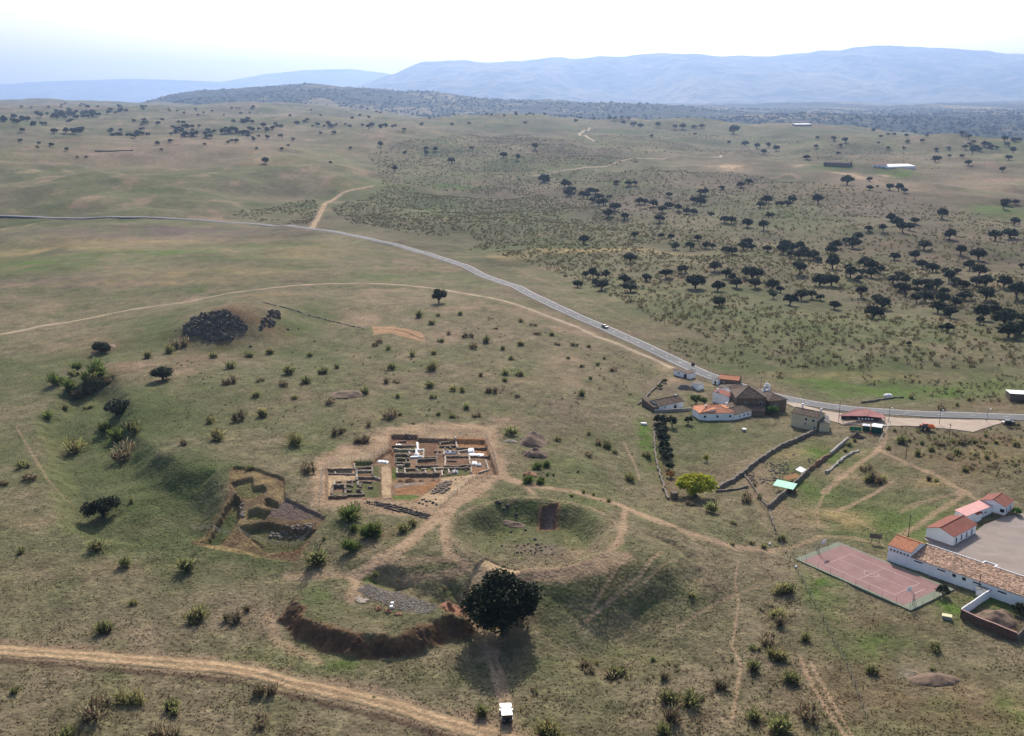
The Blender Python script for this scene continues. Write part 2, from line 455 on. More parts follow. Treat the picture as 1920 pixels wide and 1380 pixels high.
PATHS = [  # (polyline, half width, strength)
 (LL([(935,895),(900,915),(870,932),(820,970),(780,1010),(740,1040),(690,1063),(665,1085)]), 1.5, .8),
 (LL([(850,945),(800,985),(755,1020),(700,1050)]), 1.0, .6),
 (LL([(665,1085),(672,1100),(660,1120)]), 1.3, .8),
 (LL([(935,890),(1000,912),(1080,922),(1160,946),(1230,975),(1300,1003),(1370,1024),(1440,1032)]), 1.3, .75),
 (LL([(930,895),(985,910),(1000,925)]), .9, .6),
 (LL([(880,930),(845,960),(830,990),(834,1015),(840,1038),(870,1055)]), .9, .75),
 (LL([(1172,955),(1168,990),(1160,1015),(1145,1035),(1100,1060),(1040,1078)]), .8, .8),
 (LL([(985,1080),(1050,1076),(1110,1065),(1170,1042)]), 1.8, .8),
 (LL([(690,1065),(740,1055),(800,1050),(850,1048)]), 1.1, .5),
 (LL([(700,1075),(760,1090),(830,1080),(880,1065)]), 1.2, .5),
 (LL([(540,1080),(600,1078),(660,1082)]), 1.4, .5),
 (LL([(870,1130),(880,1160),(905,1195),(918,1225)]), 1.6, .6),
 (LL([(910,1215),(925,1260),(935,1300),(945,1330)]), .55, .8),
 (LL([(925,1215),(938,1260),(948,1300),(958,1330)]), .55, .7),
 (LL([(600,860),(598,900),(595,930),(600,945)]), 1.5, .6),
 (LL([(610,945),(650,965),(720,960),(800,960)]), 1.0, .35),
 (LL([(945,890),(925,850),(920,810)]), 1.3, .55),
 (LL([(500,1150),(520,1200),(560,1225),(600,1240)]), 1.2, .45),
 (LL([(360,985),(440,1005),(520,1030),(600,1060)]), .35, .5),
 (LL([(1385,1050),(1378,1090),(1385,1130),(1378,1180),(1372,1210),(1390,1250),(1380,1300),(1373,1350)]), .3, .55),
 (LL([(1240,1035),(1200,1080),(1150,1120),(1100,1165)]), .35, .6),
 (LL([(1180,1040),(1140,1090),(1110,1140)]), .3, .5),
 (LL([(1270,1050),(1210,1090),(1140,1130)]), .25, .4),
 (LL([(1440,1090),(1370,1120),(1310,1150),(1270,1180)]), .4, .3),
 (LL([(1500,1230),(1520,1280),(1550,1330),(1590,1385)]), .4, .6),
 (LL([(1520,1240),(1545,1290),(1575,1340),(1600,1385)]), .35, .55),
 (LL([(1660,805),(1655,830),(1640,850),(1610,870),(1570,900),(1545,925)]), .8, .7),
 (LL([(1645,842),(1700,868),(1760,893),(1800,918),(1797,935),(1760,958),(1720,985),(1690,1005)]), .9, .55),
 (LL([(1800,918),(1850,945)]), .8, .6),
 (LL([(1800,925),(1730,940),(1690,960)]), .8, .35),
 (LL([(1670,905),(1640,925),(1600,945),(1570,958)]), .6, .7),
 (LL([(1440,1033),(1490,1025),(1540,1005),(1600,1008),(1650,1020)]), .8, .45),
 (LL([(1545,925),(1530,960),(1535,985)]), .4, .4),
 (LL([(1540,955),(1590,965),(1640,995)]), .3, .5),
 (LL([(1170,830),(1190,870),(1200,900)]), .35, .45),
 (LL([(1060,900),(1100,900),(1130,905)]), .3, .2),
 (LL([(30,800),(60,850),(90,900),(140,950)]), .35, .4),
 (LL([(1280,705),(1320,720),(1400,735)]), 1.5, .35),
 (LL([(1420,342),(1480,325),(1500,335)]), 2.0, .4),
 (LL([(2,432),(60,420),(120,412)]), 1.5, .4),
 (LL([(960,500),(1040,535),(1120,570),(1200,610)]), .5, .25),
 (LL([(600,420),(560,424),(520,418)]), 1.0, .3),
]
BARE_LINE = LL([(445,556),(490,555),(540,552),(580,553)])
FORECOURT = LL([(1474,757),(1500,769),(1540,784),(1580,797),(1660,800),(1700,799),(1745,802),(1790,806),(1825,811),(1845,804),(1884,792),(1870,789),(1780,787),(1680,784),(1600,779),(1540,770),(1500,758),(1480,750)])
# ------------------------------------------------------------------ ground colours (grass, soil, sand, plus relief shading painted on the scrub slopes)
PAL = {'dry': (.208,.166,.108), 'dry2': (.165,.122,.084), 'grn': (.088,.112,.040), 'lush': (.090,.155,.028), 'sand': (.46,.33,.205), 'pink': (.33,.225,.155),
       'soil': (.165,.100,.058), 'dark': (.070,.047,.034), 'orange': (.31,.16,.078), 'straw': (.36,.27,.125), 'mauve': (.155,.115,.098), 'brown': (.185,.105,.065), 'grey': (.26,.22,.19)}
PAL = {k: np.array(v) for k, v in PAL.items()}
_BL = [  # u, v, reach in u, reach in v, colour, strength
 (150,860,190,110,'grn',.75),(330,905,110,60,'grn',.9),(440,1030,190,55,'grn',.75),(250,780,120,60,'grn',.6),(100,690,120,50,'grn',.55),
 (330,600,90,22,'grn',.8),(430,655,140,20,'grn',.7),(590,605,110,45,'grn',.6),(640,660,150,40,'grn',.3),
 (1000,1000,140,60,'grn',.85),(1010,1035,60,20,'mauve',.6),(990,945,110,14,'grn',.9),(640,1240,50,22,'lush',.5),(600,1120,60,40,'grn',.6),(700,1150,120,40,'grn',.5),(690,1085,40,14,'lush',.5),
 (1180,1115,160,50,'grn',.5),(1080,1200,120,40,'grn',.4),(1060,1110,80,40,'grn',.55),(1130,1080,60,25,'brown',.35),(1020,1240,80,40,'grn',.35),(850,1120,40,25,'grn',.7),
 (90,488,190,9,'lush',.75),(330,472,120,5,'lush',.75),(480,462,90,5,'lush',.5),(60,505,140,12,'lush',.5),(420,485,150,6,'grn',.7),(180,545,200,8,'grn',.5),
 (200,440,260,10,'mauve',.9),(120,466,160,9,'straw',.6),(280,452,200,4,'straw',.5),(330,432,150,8,'mauve',.9),(270,425,90,5,'dark',.35),(560,470,100,14,'straw',.3),
 (150,528,220,12,'mauve',.6),(400,510,170,10,'straw',.4),(300,530,200,5,'straw',.4),(560,528,35,4,'dark',.5),
 (860,351,60,5,'lush',1.2),(730,348,60,4,'lush',.6),(1690,326,60,8,'lush',1.1),(1550,312,60,7,'lush',.7),(1885,396,60,10,'lush',1.1),(1180,250,60,4,'lush',.5),
 (1000,462,150,12,'grn',.9),(1060,470,100,5,'straw',.8),(1180,468,150,3,'straw',.7),(960,480,60,6,'straw',.5),
 (1640,690,330,22,'grn',.5),(1700,737,190,12,'lush',1.0),(1560,718,110,12,'lush',.6),(1850,720,90,14,'lush',.6),(1400,690,110,16,'grn',.7),(1600,705,160,8,'straw',.4),(1850,760,120,9,'brown',.4),
 (1500,395,500,22,'mauve',.35),(1750,345,260,14,'pink',.35),(1350,330,220,16,'mauve',.3),(1880,338,60,4,'pink',1.2),(1360,310,40,2.5,'sand',1.1),(1585,325,15,2.5,'sand',1.2),(1660,330,12,2.5,'sand',1.2),(1500,310,18,2,'sand',.9),
 (1290,302,60,6,'dry',.6),(1560,250,200,10,'grn',.5),(1650,235,120,8,'grn',.6),
 (1340,830,120,40,'grn',.6),(1300,800,60,20,'grn',.5),(1220,845,18,60,'lush',1.0),(1250,900,20,50,'brown',.6),(1325,890,60,15,'brown',.25),
 (1440,880,70,40,'pink',.5),(1430,930,30,40,'pink',.6),(1475,875,35,15,'grn',.6),(1500,850,60,12,'straw',.5),(1545,852,35,18,'lush',.9),(1590,840,40,14,'grn',.7),(1470,925,0.1,0.1,'soil',.1),
 (1580,945,110,50,'grn',.7),(1690,990,110,40,'lush',.45),(1560,970,60,22,'straw',.7),(1750,905,40,10,'straw',.6),(1600,1000,60,12,'grn',.6),(1510,910,40,30,'lush',.5),
 (1650,880,60,40,'grn',.3),(1800,860,150,40,'brown',.35),(1850,820,80,14,'brown',.4),(1750,835,60,20,'grn',.4),(1850,850,60,15,'straw',.25),
 (1540,1100,40,40,'lush',.7),(1560,1160,50,50,'grn',.5),(1650,1200,60,22,'grn',.8),(1620,1220,60,25,'lush',.5),(1780,1140,40,25,'lush',.7),(1860,1130,70,20,'lush',.8),(1880,1165,50,22,'dark',.8),
 (1680,1170,90,22,'brown',.25),(1650,1290,130,60,'brown',.3),(1560,1290,70,60,'soil',.3),(1800,1320,120,60,'brown',.3),(1720,1270,40,25,'grey',.4),(1900,1330,30,30,'lush',.5),(1640,1255,40,14,'soil',.3),
 (1000,590,40,12,'pink',.5),(1060,690,50,35,'pink',.4),(1050,775,60,30,'mauve',.55),(1110,620,40,14,'pink',.5),(960,580,90,5,'pink',.6),
 (700,290,90,8,'straw',.3),(500,300,120,6,'straw',.3),(530,322,50,4,'dark',.35),(470,306,30,3,'brown',.6),(300,357,40,6,'grn',1.0),(330,360,120,10,'grn',.4),(100,285,160,8,'pink',.3),(400,265,250,8,'pink',.3),(480,215,220,6,'pink',.3),(650,345,100,8,'straw',.25),
 (480,385,150,10,'grn',.4),(580,385,40,18,'grn',.7),(700,1030,40,14,'pink',.4),(710,1000,40,12,'brown',.5),(1250,690,20,6,'sand',.8),(1265,715,30,8,'pink',.9),(1300,745,20,10,'lush',.5),(1240,730,25,10,'mauve',.6),
 (1560,835,20,8,'pink',.3),(1610,850,25,6,'sand',.4),(940,1180,50,25,'pink',.6),(950,1150,40,25,'soil',.4),
 (880,760,160,60,'grn',.2),(520,760,140,60,'grn',.2),(300,1100,250,40,'dry',.3),(250,1150,200,30,'mauve',.25),
 (1440,400,120,20,'grn',.8),(1230,590,250,36,'grn',.6),(1560,610,250,40,'grn',.45),(1350,540,160,20,'grn',.5),(1760,560,150,40,'dark',.3),(1000,400,200,25,'grn',.5),(800,370,120,14,'grn',.5),(1300,265,300,8,'grn',.6),(1150,380,160,12,'mauve',.5),(1600,560,160,20,'mauve',.3),(420,580,80,14,'brown',.5),(500,610,60,14,'soil',.6),(195,650,40,14,'brown',.4),(215,695,25,18,'soil',.5),
]
BL = []
for u, v, ru, rv, c, s in _BL:
    (x0, x1, x2), (y0, y1, y2), _ = land([u, u + ru, u], [v, v, v - rv])
    BL.append((x0, y0, max(abs(x1 - x0), 1), max(abs(y2 - y0), 1), PAL[c], s))
SURR = LL([(585,862),(640,835),(712,812),(720,800),(830,792),(925,800),(945,850),(948,890),(900,930),(830,965),(740,960),(600,948)])
ZONE_SCRUB = LL([(560,455),(500,420),(590,395),(700,350),(690,290),(760,270),(900,235),(1100,225),(1500,245),(1920,330),(2100,350),(2100,740),(1500,745),(1240,660),(1000,550),(820,475),(640,432)])
FLOORS = [(PP(ZE1(p), 5.9), c) for p, c in (
 ([(120,260),(500,260),(470,380),(300,380),(120,360)], 'brown'), ([(530,330),(820,320),(800,550),(620,540),(610,400),(530,440)], 'brown'), ([(1090,270),(1530,265),(1570,410),(1120,410)], 'orange'),
 ([(1380,420),(1570,420),(1610,540),(1400,500)], 'orange'), ([(950,545),(1290,545),(1300,680),(950,690)], 'brown'), ([(1330,700),(1540,700),(1570,750),(1440,790),(1340,790)], 'orange'),
 ([(520,600),(800,590),(800,680),(510,680)], 'brown'), ([(820,510),(920,510),(930,620),(830,640)], 'brown'), ([(340,730),(490,730),(490,800),(330,800)], 'soil'), ([(640,760),(770,760),(780,800),(640,800)], 'brown'),
 ([(140,390),(480,390),(480,440),(140,430)], 'grn'), ([(170,450),(380,450),(400,800),(200,800)], 'grn'), ([(500,690),(900,690),(900,730),(500,735)], 'lush'), ([(900,740),(1310,720),(1310,810),(880,850)], 'grn'), ([(120,690),(190,690),(195,860),(120,860)], 'lush'),
 ([(150,960),(280,940),(620,930),(640,950),(300,980),(160,1020)], 'grey'), ([(170,1030),(640,955),(830,900),(760,1000),(600,1105),(180,1120)], 'orange'), ([(120,1120),(520,1120),(560,1150),(400,1200),(130,1190)], 'lush'))]
FLOORS += [(PP(ZE2(p), 6.1), c) for p, c in (
 ([(260,530),(760,530),(830,640),(830,760),(380,760),(330,1060),(260,1060)], 'sand'), ([(780,380),(1140,380),(1140,700),(850,700)], 'grn'), ([(860,610),(1150,610),(1150,700),(860,700)], 'brown'), ([(640,760),(1300,760),(1310,1080),(640,1080)], 'grn'), ([(1150,450),(1290,450),(1290,700),(1150,700)], 'grn'), ([(380,1000),(600,980),(600,1060),(360,1060)], 'lush'))]
FLOORS += [(PP(ZW(p), 5.0), c) for p, c in (([(965,790),(1160,690),(1520,835),(1220,845)], 'mauve'), ([(1000,1060),(1240,1000),(1360,975),(1260,1110)], 'soil'), ([(300,950),(560,960),(960,1060),(900,1060)], 'straw'), ([(400,900),(640,700),(690,760),(520,920)], 'grn'), ([(700,830),(980,960),(930,970),(740,860)], 'dark'))]
SANDY = [PP(ZE1(p), TOP) for p in ([(500,1240),(560,1130),(760,1010),(860,870),(1470,790),(1000,1090),(810,1330)], )] + [PP(ZE2([(1300,460),(1520,460),(1550,1090),(1330,1100)]), TOP)]
STONEBED = PP(Z8([(460,560),(520,525),(690,570),(880,640),(860,670),(810,695),(650,660)]), 4.2)

def ground_colour(x, y):
    d = np.hypot(x, y)
    n1 = fbm(x, y, 38, 5, 41); n2 = fbm(x, y, 9, 4, 52); n3 = fbm(x, y * 0.45, 120, 4, 63)
    fs = sst(350, 900, d)
    n1 = n1 * (1 - fs) + n3 * fs
    g = np.clip(0.37 + (0.30 + .15 * fs) * n1 + 0.22 * n2, 0, 1)
    scr = sst(12, -12, sdf_big(x, y, ZONE_SCRUB) + 14 * fbm(x, y, 60, 3, 9))
    farl = sst(560, 760, d) * (1 - scr)
    g = g + 0.14 * farl + 0.13 * scr
    c = PAL['dry'][None] * (1 - g)[:, None] + PAL['grn'][None] * g[:, None]
    br = np.clip(0.5 + 0.8 * fbm(x, y, 70, 4, 77), 0, 1)
    c = c * (1 - .14 * scr + scr * .30 * fbm(x, y * .6, 95, 4, 29))[:, None]; wp = np.clip(fbm(x, y * .8, 26, 5, 131) - .28, 0, .8) * (1 - .5 * scr); c = c * (1 - wp)[:, None] + PAL['pink'][None] * wp[:, None]; wg = np.clip(fbm(x, y * .8, 21, 5, 141) - .32, 0, .7) * .8; c = c * (1 - wg)[:, None] + np.array([.085, .125, .034])[None] * wg[:, None]; c = c * (1 - 0.40 * (br * (0.5 + 0.5 * scr))[:, None]) + PAL['dry2'][None] * (0.45 * br * (0.5 + 0.5 * scr))[:, None]  # scrub term: random patches of growth colour and painted-in relief shading
    c = c * np.clip(1 + (0.24 * fbm(x, y, 2.0, 3, 88) + .16 * fbm(x, y, .8, 2, 89)) * (1 - fs) + fs * .22 * fbm(x * .5, y * .3, 22, 4, 90), .35, 2)[:, None]
    for bx, by, rx, ry, col, s in BL:
        m = (np.abs(x - bx) < 2.2 * rx) & (np.abs(y - by) < 2.2 * ry)
        if not m.any(): continue
        q = ((x[m] - bx) / rx) ** 2 + ((y[m] - by) / ry) ** 2
        sc = max(min(rx, ry) * 0.7, 2.0)
        w = np.clip(np.exp(-q * 1.1) * s * (1 + 0.9 * fbm(x[m], y[m], sc, 4, 5)), 0, 1) * np.clip(0.9 + .35 * n2[m], 0, 1)
        c[m] = c[m] * (1 - w)[:, None] + col[None] * w[:, None]
    near = d < 1900
    idx = np.where(near)[0]; px, py = x[idx], y[idx]; cc = c[idx]
    wob = fbm(px, py, 3.0, 3, 19)
    def blend(w, col):
        nonlocal cc
        cc = cc * (1 - w)[:, None] + PAL[col][None] * w[:, None]
    w = sst(2.5, -1.5, sdf(px, py, SURR) + 2.5 * wob); blend(w * (0.72 + .2 * wob).clip(0, 1), 'pink'); blend(w * (0.15 + .35 * fbm(px, py, 7, 3, 4)).clip(0, 1), 'sand')
    for line, hw, s in PATHS:
        k = 1 if hw > .7 else 2
        dd = pdist(px, py, line, hw * 4 + 3) + wob * hw * 0.6
        w = sst(hw * 1.9, hw * 0.35, dd) * s
        blend(np.clip(w * (1 + .3 * wob), 0, 1), 'pink'); blend(np.clip(w * .45, 0, 1), 'sand')
    dd = pdist(px, py, BARE_LINE, 14); blend(sst(2.6, .6, dd + 2.2 * wob) * .95, 'orange')
    br_ = bowl_r(px, py); blend(np.exp(-((br_ - 1.03 - .03 * wob) / .045) ** 2) * (.45 + .35 * wob).clip(0, 1), 'pink')
    for line, hw in ((TRACK_FRONT, 3.2), (TRACK_BACK, 2.4), (TRACK_BRANCH, 3.0), (ROAD, 6.5), (TRACK_FARM, 3.0)):
        dd = pdist(px, py, line, hw * 4); blend(sst(hw * 1.7, hw * .7, dd + wob * hw * .4) * .6, 'dry2' if line is ROAD else 'pink')
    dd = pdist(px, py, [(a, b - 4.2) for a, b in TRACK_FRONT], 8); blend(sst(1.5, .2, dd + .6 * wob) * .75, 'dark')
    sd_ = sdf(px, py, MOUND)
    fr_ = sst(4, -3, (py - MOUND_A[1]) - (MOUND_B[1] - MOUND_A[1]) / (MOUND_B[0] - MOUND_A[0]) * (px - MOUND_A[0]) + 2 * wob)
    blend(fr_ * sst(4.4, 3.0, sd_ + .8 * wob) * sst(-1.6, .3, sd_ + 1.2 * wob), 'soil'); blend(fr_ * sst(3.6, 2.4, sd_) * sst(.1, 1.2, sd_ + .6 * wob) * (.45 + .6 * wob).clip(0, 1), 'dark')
    blend(sst(1.0, -4.0, sdf(px, py, POOL_SIDE) + wob) * .55, 'grn'); blend(sst(1.5, -4, sdf(px, py, WEST_SIDE) + 2 * wob) * .5, 'grn')
    blend(sst(.5, -.5, sdf(px, py, W_OUT) + .3 * wob) * (.7 + .3 * n2[idx]).clip(0, 1), 'soil'); blend(sst(.5, -.5, sdf(px, py, W_OUT) + wob) * (.10 + .5 * fbm(px, py, 5, 3, 71)).clip(0, .7), 'straw')
    for p in WP: blend(sst(.3, -1.6, sdf(px, py, p)) * .6, 'grn')
    for p in (PIT_MAIN, PIT_COURT, PIT_ANNEX): blend(sst(1.0, .3, np.abs(sdf(px, py, p))) * .7, 'brown'); blend(sst(0, -.6, sdf(px, py, p)) * .55, 'brown')
    for p in SANDY: blend(sst(.6, -.8, sdf(px, py, p) + wob * .7) * .9, 'sand')
    for p, col in FLOORS: blend(sst(.15, -.35, sdf(px, py, p) + wob * .12) * (.95 if col not in ('grn', 'lush') else .8), col)
    blend(sst(.2, -.3, sdf(px, py, PIT_ARENA)), 'mauve'); blend(sst(1.4, .5, np.abs(sdf(px, py, PIT_ARENA))) * .7, 'brown'); blend(sst(.4, -.4, sdf(px, py, PIT_SOUTH)) * .85, 'sand'); blend(sst(.5, -.3, sdf(px, py, PIT_NORTH) + wob * .35) * .95, 'sand'); blend(sst(.5, -.3, sdf(px, py, PIT_NORTH) + wob * .35) * .55, 'orange'); blend(sst(.9, .3, pdist(px, py, NORTH_CUT, 4) + .4 * wob) * .8, 'dark')
    blend(sst(.4, -.4, sdf(px, py, STONEBED)) * .7, 'mauve')
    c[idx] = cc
    return np.clip(c * .79, 0.01, 0.9)
def sdf_big(x, y, poly):
    poly = np.asarray(poly); d = np.full(x.shape, 1e9); ins = np.zeros(x.shape, bool); n = len(poly)
    for i in range(n):
        ax, ay = poly[i]; bx, by = poly[(i + 1) % n]; ex, ey = bx - ax, by - ay
        t = np.clip(((x - ax) * ex + (y - ay) * ey) / (ex * ex + ey * ey + 1e-9), 0, 1)
        d = np.minimum(d, np.hypot(x - ax - t * ex, y - ay - t * ey))
        ins ^= ((ay > y) != (by > y)) & (x < (bx - ax) * (y - ay) / ((by - ay) if by != ay else 1e-9) + ax)
    return np.where(ins, -d, d)

def landmat(name, fine=1.0):
    m, t, b = newmat(name)
    N, L = t.nodes, t.links
    tc = N.new("ShaderNodeTexCoord"); at = N.new("ShaderNodeAttribute"); at.attribute_name = "Col"
    n1 = N.new("ShaderNodeTexNoise"); n1.inputs["Scale"].default_value = 0.9 * fine; n1.inputs["Detail"].default_value = 7; n1.inputs["Roughness"].default_value = 0.75
    n2 = N.new("ShaderNodeTexNoise"); n2.inputs["Scale"].default_value = 0.16 * fine; n2.inputs["Detail"].default_value = 6
    n3 = N.new("ShaderNodeTexVoronoi"); n3.inputs["Scale"].default_value = 1.1 * fine
    for n in (n1, n2, n3): L.new(tc.outputs["Object"], n.inputs["Vector"])
    r1 = N.new("ShaderNodeMapRange"); r1.inputs[1].default_value = .3; r1.inputs[2].default_value = .7; r1.inputs[3].default_value = .62; r1.inputs[4].default_value = 1.38
    r2 = N.new("ShaderNodeMapRange"); r2.inputs[1].default_value = .3; r2.inputs[2].default_value = .7; r2.inputs[3].default_value = .82; r2.inputs[4].default_value = 1.18
    L.new(n1.outputs["Fac"], r1.inputs[0]); L.new(n2.outputs["Fac"], r2.inputs[0])
    mu = N.new("ShaderNodeMath"); mu.operation = 'MULTIPLY'; L.new(r1.outputs[0], mu.inputs[0]); L.new(r2.outputs[0], mu.inputs[1])
    hs = N.new("ShaderNodeHueSaturation"); L.new(at.outputs["Color"], hs.inputs["Color"]); L.new(mu.outputs[0], hs.inputs["Value"])
    L.new(hs.outputs[0], b.inputs["Base Color"])
    b.inputs["Roughness"].default_value = 0.95; b.inputs["Specular IOR Level"].default_value = 0.05
    ad = N.new("ShaderNodeMath"); ad.operation = 'ADD'; L.new(n1.outputs["Fac"], ad.inputs[0]); L.new(n3.outputs["Distance"], ad.inputs[1])
    bp = N.new("ShaderNodeBump"); bp.inputs["Strength"].default_value = 0.55; bp.inputs["Distance"].default_value = 0.35 / fine
    L.new(ad.outputs[0], bp.inputs["Height"]); L.new(bp.outputs[0], b.inputs["Normal"])
    return m
GROUND = landmat("ground_cover")

# one sheet from below the camera to beyond the last ridge, finest where the camera sees most
def fan(dist, tang, hf, cf, name, mat, kind="structure"):
    D_, A_ = np.meshgrid(dist, tang, indexing='ij')
    x = (D_ * A_).ravel(); y = D_.ravel()
    z = np.concatenate([hf(x[i:i + 200000], y[i:i + 200000]) for i in range(0, len(x), 200000)])
    c = np.concatenate([cf(x[i:i + 200000], y[i:i + 200000]) for i in range(0, len(x), 200000)])
    nr, nc = D_.shape
    k = np.arange((nr - 1) * nc).reshape(nr - 1, nc)[:, :-1].ravel()
    me = mesh_np(name, np.stack([x, y, z], 1), np.stack([k, k + 1, k + nc + 1, k + nc], 1), c, smooth=True)
    return tag(link(name, me, mat), kind=kind)
vv = np.concatenate([np.linspace(1800, 1400, 60), np.linspace(1398, 700, 640), np.linspace(699, 330, 330)])
dist = H / np.tan(PITCH + np.arctan((vv - 690) / F))
dist = np.concatenate([dist, dist[-1] * (9000 / dist[-1]) ** np.linspace(0.004, 1, 250)])
core = np.linspace(-0.545, 0.545, 1250)
tang = np.concatenate([np.linspace(-0.95, -0.55, 70), core, np.linspace(0.55, 0.95, 70)])
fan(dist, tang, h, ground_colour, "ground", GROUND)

# ------------------------------------------------------------------ wooded hills, mountains and the pale hills far left
def mapped(AT, DT, ZT):
    AT, DT, ZT = np.array(AT, float), np.array(DT, float), np.array(ZT, float)
    def f(x, y):
        d = y; a = x / y
        cols = np.stack([np.interp(d, DT, r) for r in ZT])
        k = np.clip(np.searchsorted(AT, a) - 1, 0, len(AT) - 2); t = np.clip((a - AT[k]) / (AT[k + 1] - AT[k]), 0, 1); t = t * t * (3 - 2 * t)
        i = np.arange(len(a)); return cols[k, i] * (1 - t) + cols[k + 1, i] * t
    return f
def au(u): return (u - 960) / F / CP
def wooded_col(x, y):
    n = fbm(x, y, 60, 3, 3); n2 = fbm(x, y * .5, 420, 4, 6)
    w = np.clip(1.08 + .5 * n + .5 * n2, 0, 1)
    w = np.where((fbm(x, y * .45, 520, 4, 66) > .42), w * .5, w)
    return PAL['straw'][None] * (1 - w)[:, None] * .7 + np.array([.020, .028, .017])[None] * w[:, None]
WOOD = landmat("woodland_cover", 0.02)
_hw = mapped([au(u) for u in (-900, 200, 420, 600, 780, 960, 1200, 1440, 1920, 3000)], [3300, 4000, 5000, 6200, 7600, 10500],
  [[-90,-90,-90,-90,-60,-60],[-90,-90,-90,-60,20,0],[-90,-90,20,120,170,60],[-90,-90,40,160,212,80],[-90,-60,20,110,165,110],[-60,-20,20,80,118,80],[-40,0,20,70,60,70],[-40,0,30,20,50,80],[-50,-20,10,20,55,90],[-50,-20,10,20,55,90]])
fan(np.geomspace(3000, 14500, 340), np.linspace(-.95, .95, 760), lambda x, y: _hw(x, y) + fbm(x, y, 700, 5, 12) * 26 + np.abs(fbm(x, y, 70, 2, 2)) * 7, wooded_col, "wooded_hills", WOOD)

SKY_M = [(300,240),(640,196),(690,163),(740,146),(800,123),(850,117),(900,120),(960,114),(1050,109),(1150,108),(1230,105),(1330,109),(1400,107),(1500,101),(1600,95),(1700,95),(1780,100),(1850,103),(1920,99),(2200,104),(2700,120)]
SKY_D = [(-900,165),(-100,172),(0,171),(60,157),(120,153),(190,151),(300,148),(400,150),(450,152),(480,146),(530,136),(600,131),(680,131),(740,139),(790,152),(900,175),(1200,180),(2800,185)]
def ridge(sky, yr, foot, width, zf, seed, rough):
    au_ = np.array([au(u) for u, v in sky]); zz = np.array([H + yr * (190 - v) / F * CP ** 2 for u, v in sky])
    def f(x, y):
        top = np.interp(x / y, au_, zz)
        w = yr * (1 + .05 * fbm(x, y * 0 + 1.0, 3500, 2, seed + 3))
        t = np.clip((y - foot) / (w - foot), 0, 1); p = t ** 1.25
        back = sst(w + width, w, y)
        sp = (1 - np.abs(fbm(x, y * .45, 1500, 5, seed))) * rough * np.sin(np.pi * np.clip(t, 0, 1)) ** .8
        return np.where(y > w, zf + (top - zf) * back, zf + (top - zf) * p + sp * .8 - rough * .3 * np.sin(np.pi * t)) + fbm(x, y, 420, 4, seed + 9) * rough * .07
    return f
def mount_col(x, y):
    n = fbm(x, y, 260, 4, 91); n2 = fbm(x, y, 1300, 3, 92); w = np.clip(.55 + .4 * n + .3 * n2, 0, 1)
    return np.array([.24, .19, .12])[None] * (1 - w)[:, None] + np.array([.022, .032, .022])[None] * w[:, None]
ROCKY = landmat("mountain_cover", 0.006)
fan(np.linspace(12500, 24500, 360), np.linspace(-.65, 1.0, 700), ridge(SKY_M, 20000, 13800, 3500, 10, 21, 380), mount_col, "mountains", ROCKY)
fan(np.linspace(23000, 31500, 120), np.linspace(-1.0, .5, 500), ridge(SKY_D, 28000, 24500, 2500, 20, 37, 120), mount_col, "far_hills", ROCKY)

# ------------------------------------------------------------------ haze: one closed box of even pale air
HAZE_DENSITY = 5.6e-5
def haze():
    mb = MB().box(-34000, 30000, -700, 32500, -420, 1300)
    m = bpy.data.materials.new("pale_air"); m.use_nodes = True
    t = m.node_tree; t.nodes.remove(t.nodes["Principled BSDF"])
    pv = t.nodes.new("ShaderNodeVolumePrincipled")
    pv.inputs["Color"].default_value = (.40, .59, 1.0, 1)
    pv.inputs["Density"].default_value = HAZE_DENSITY
    pv.inputs["Anisotropy"].default_value = 0.5
    t.links.new(pv.outputs[0], t.nodes["Material Output"].inputs["Volume"])
    tag(mb.build("haze", m), kind="stuff")
haze()

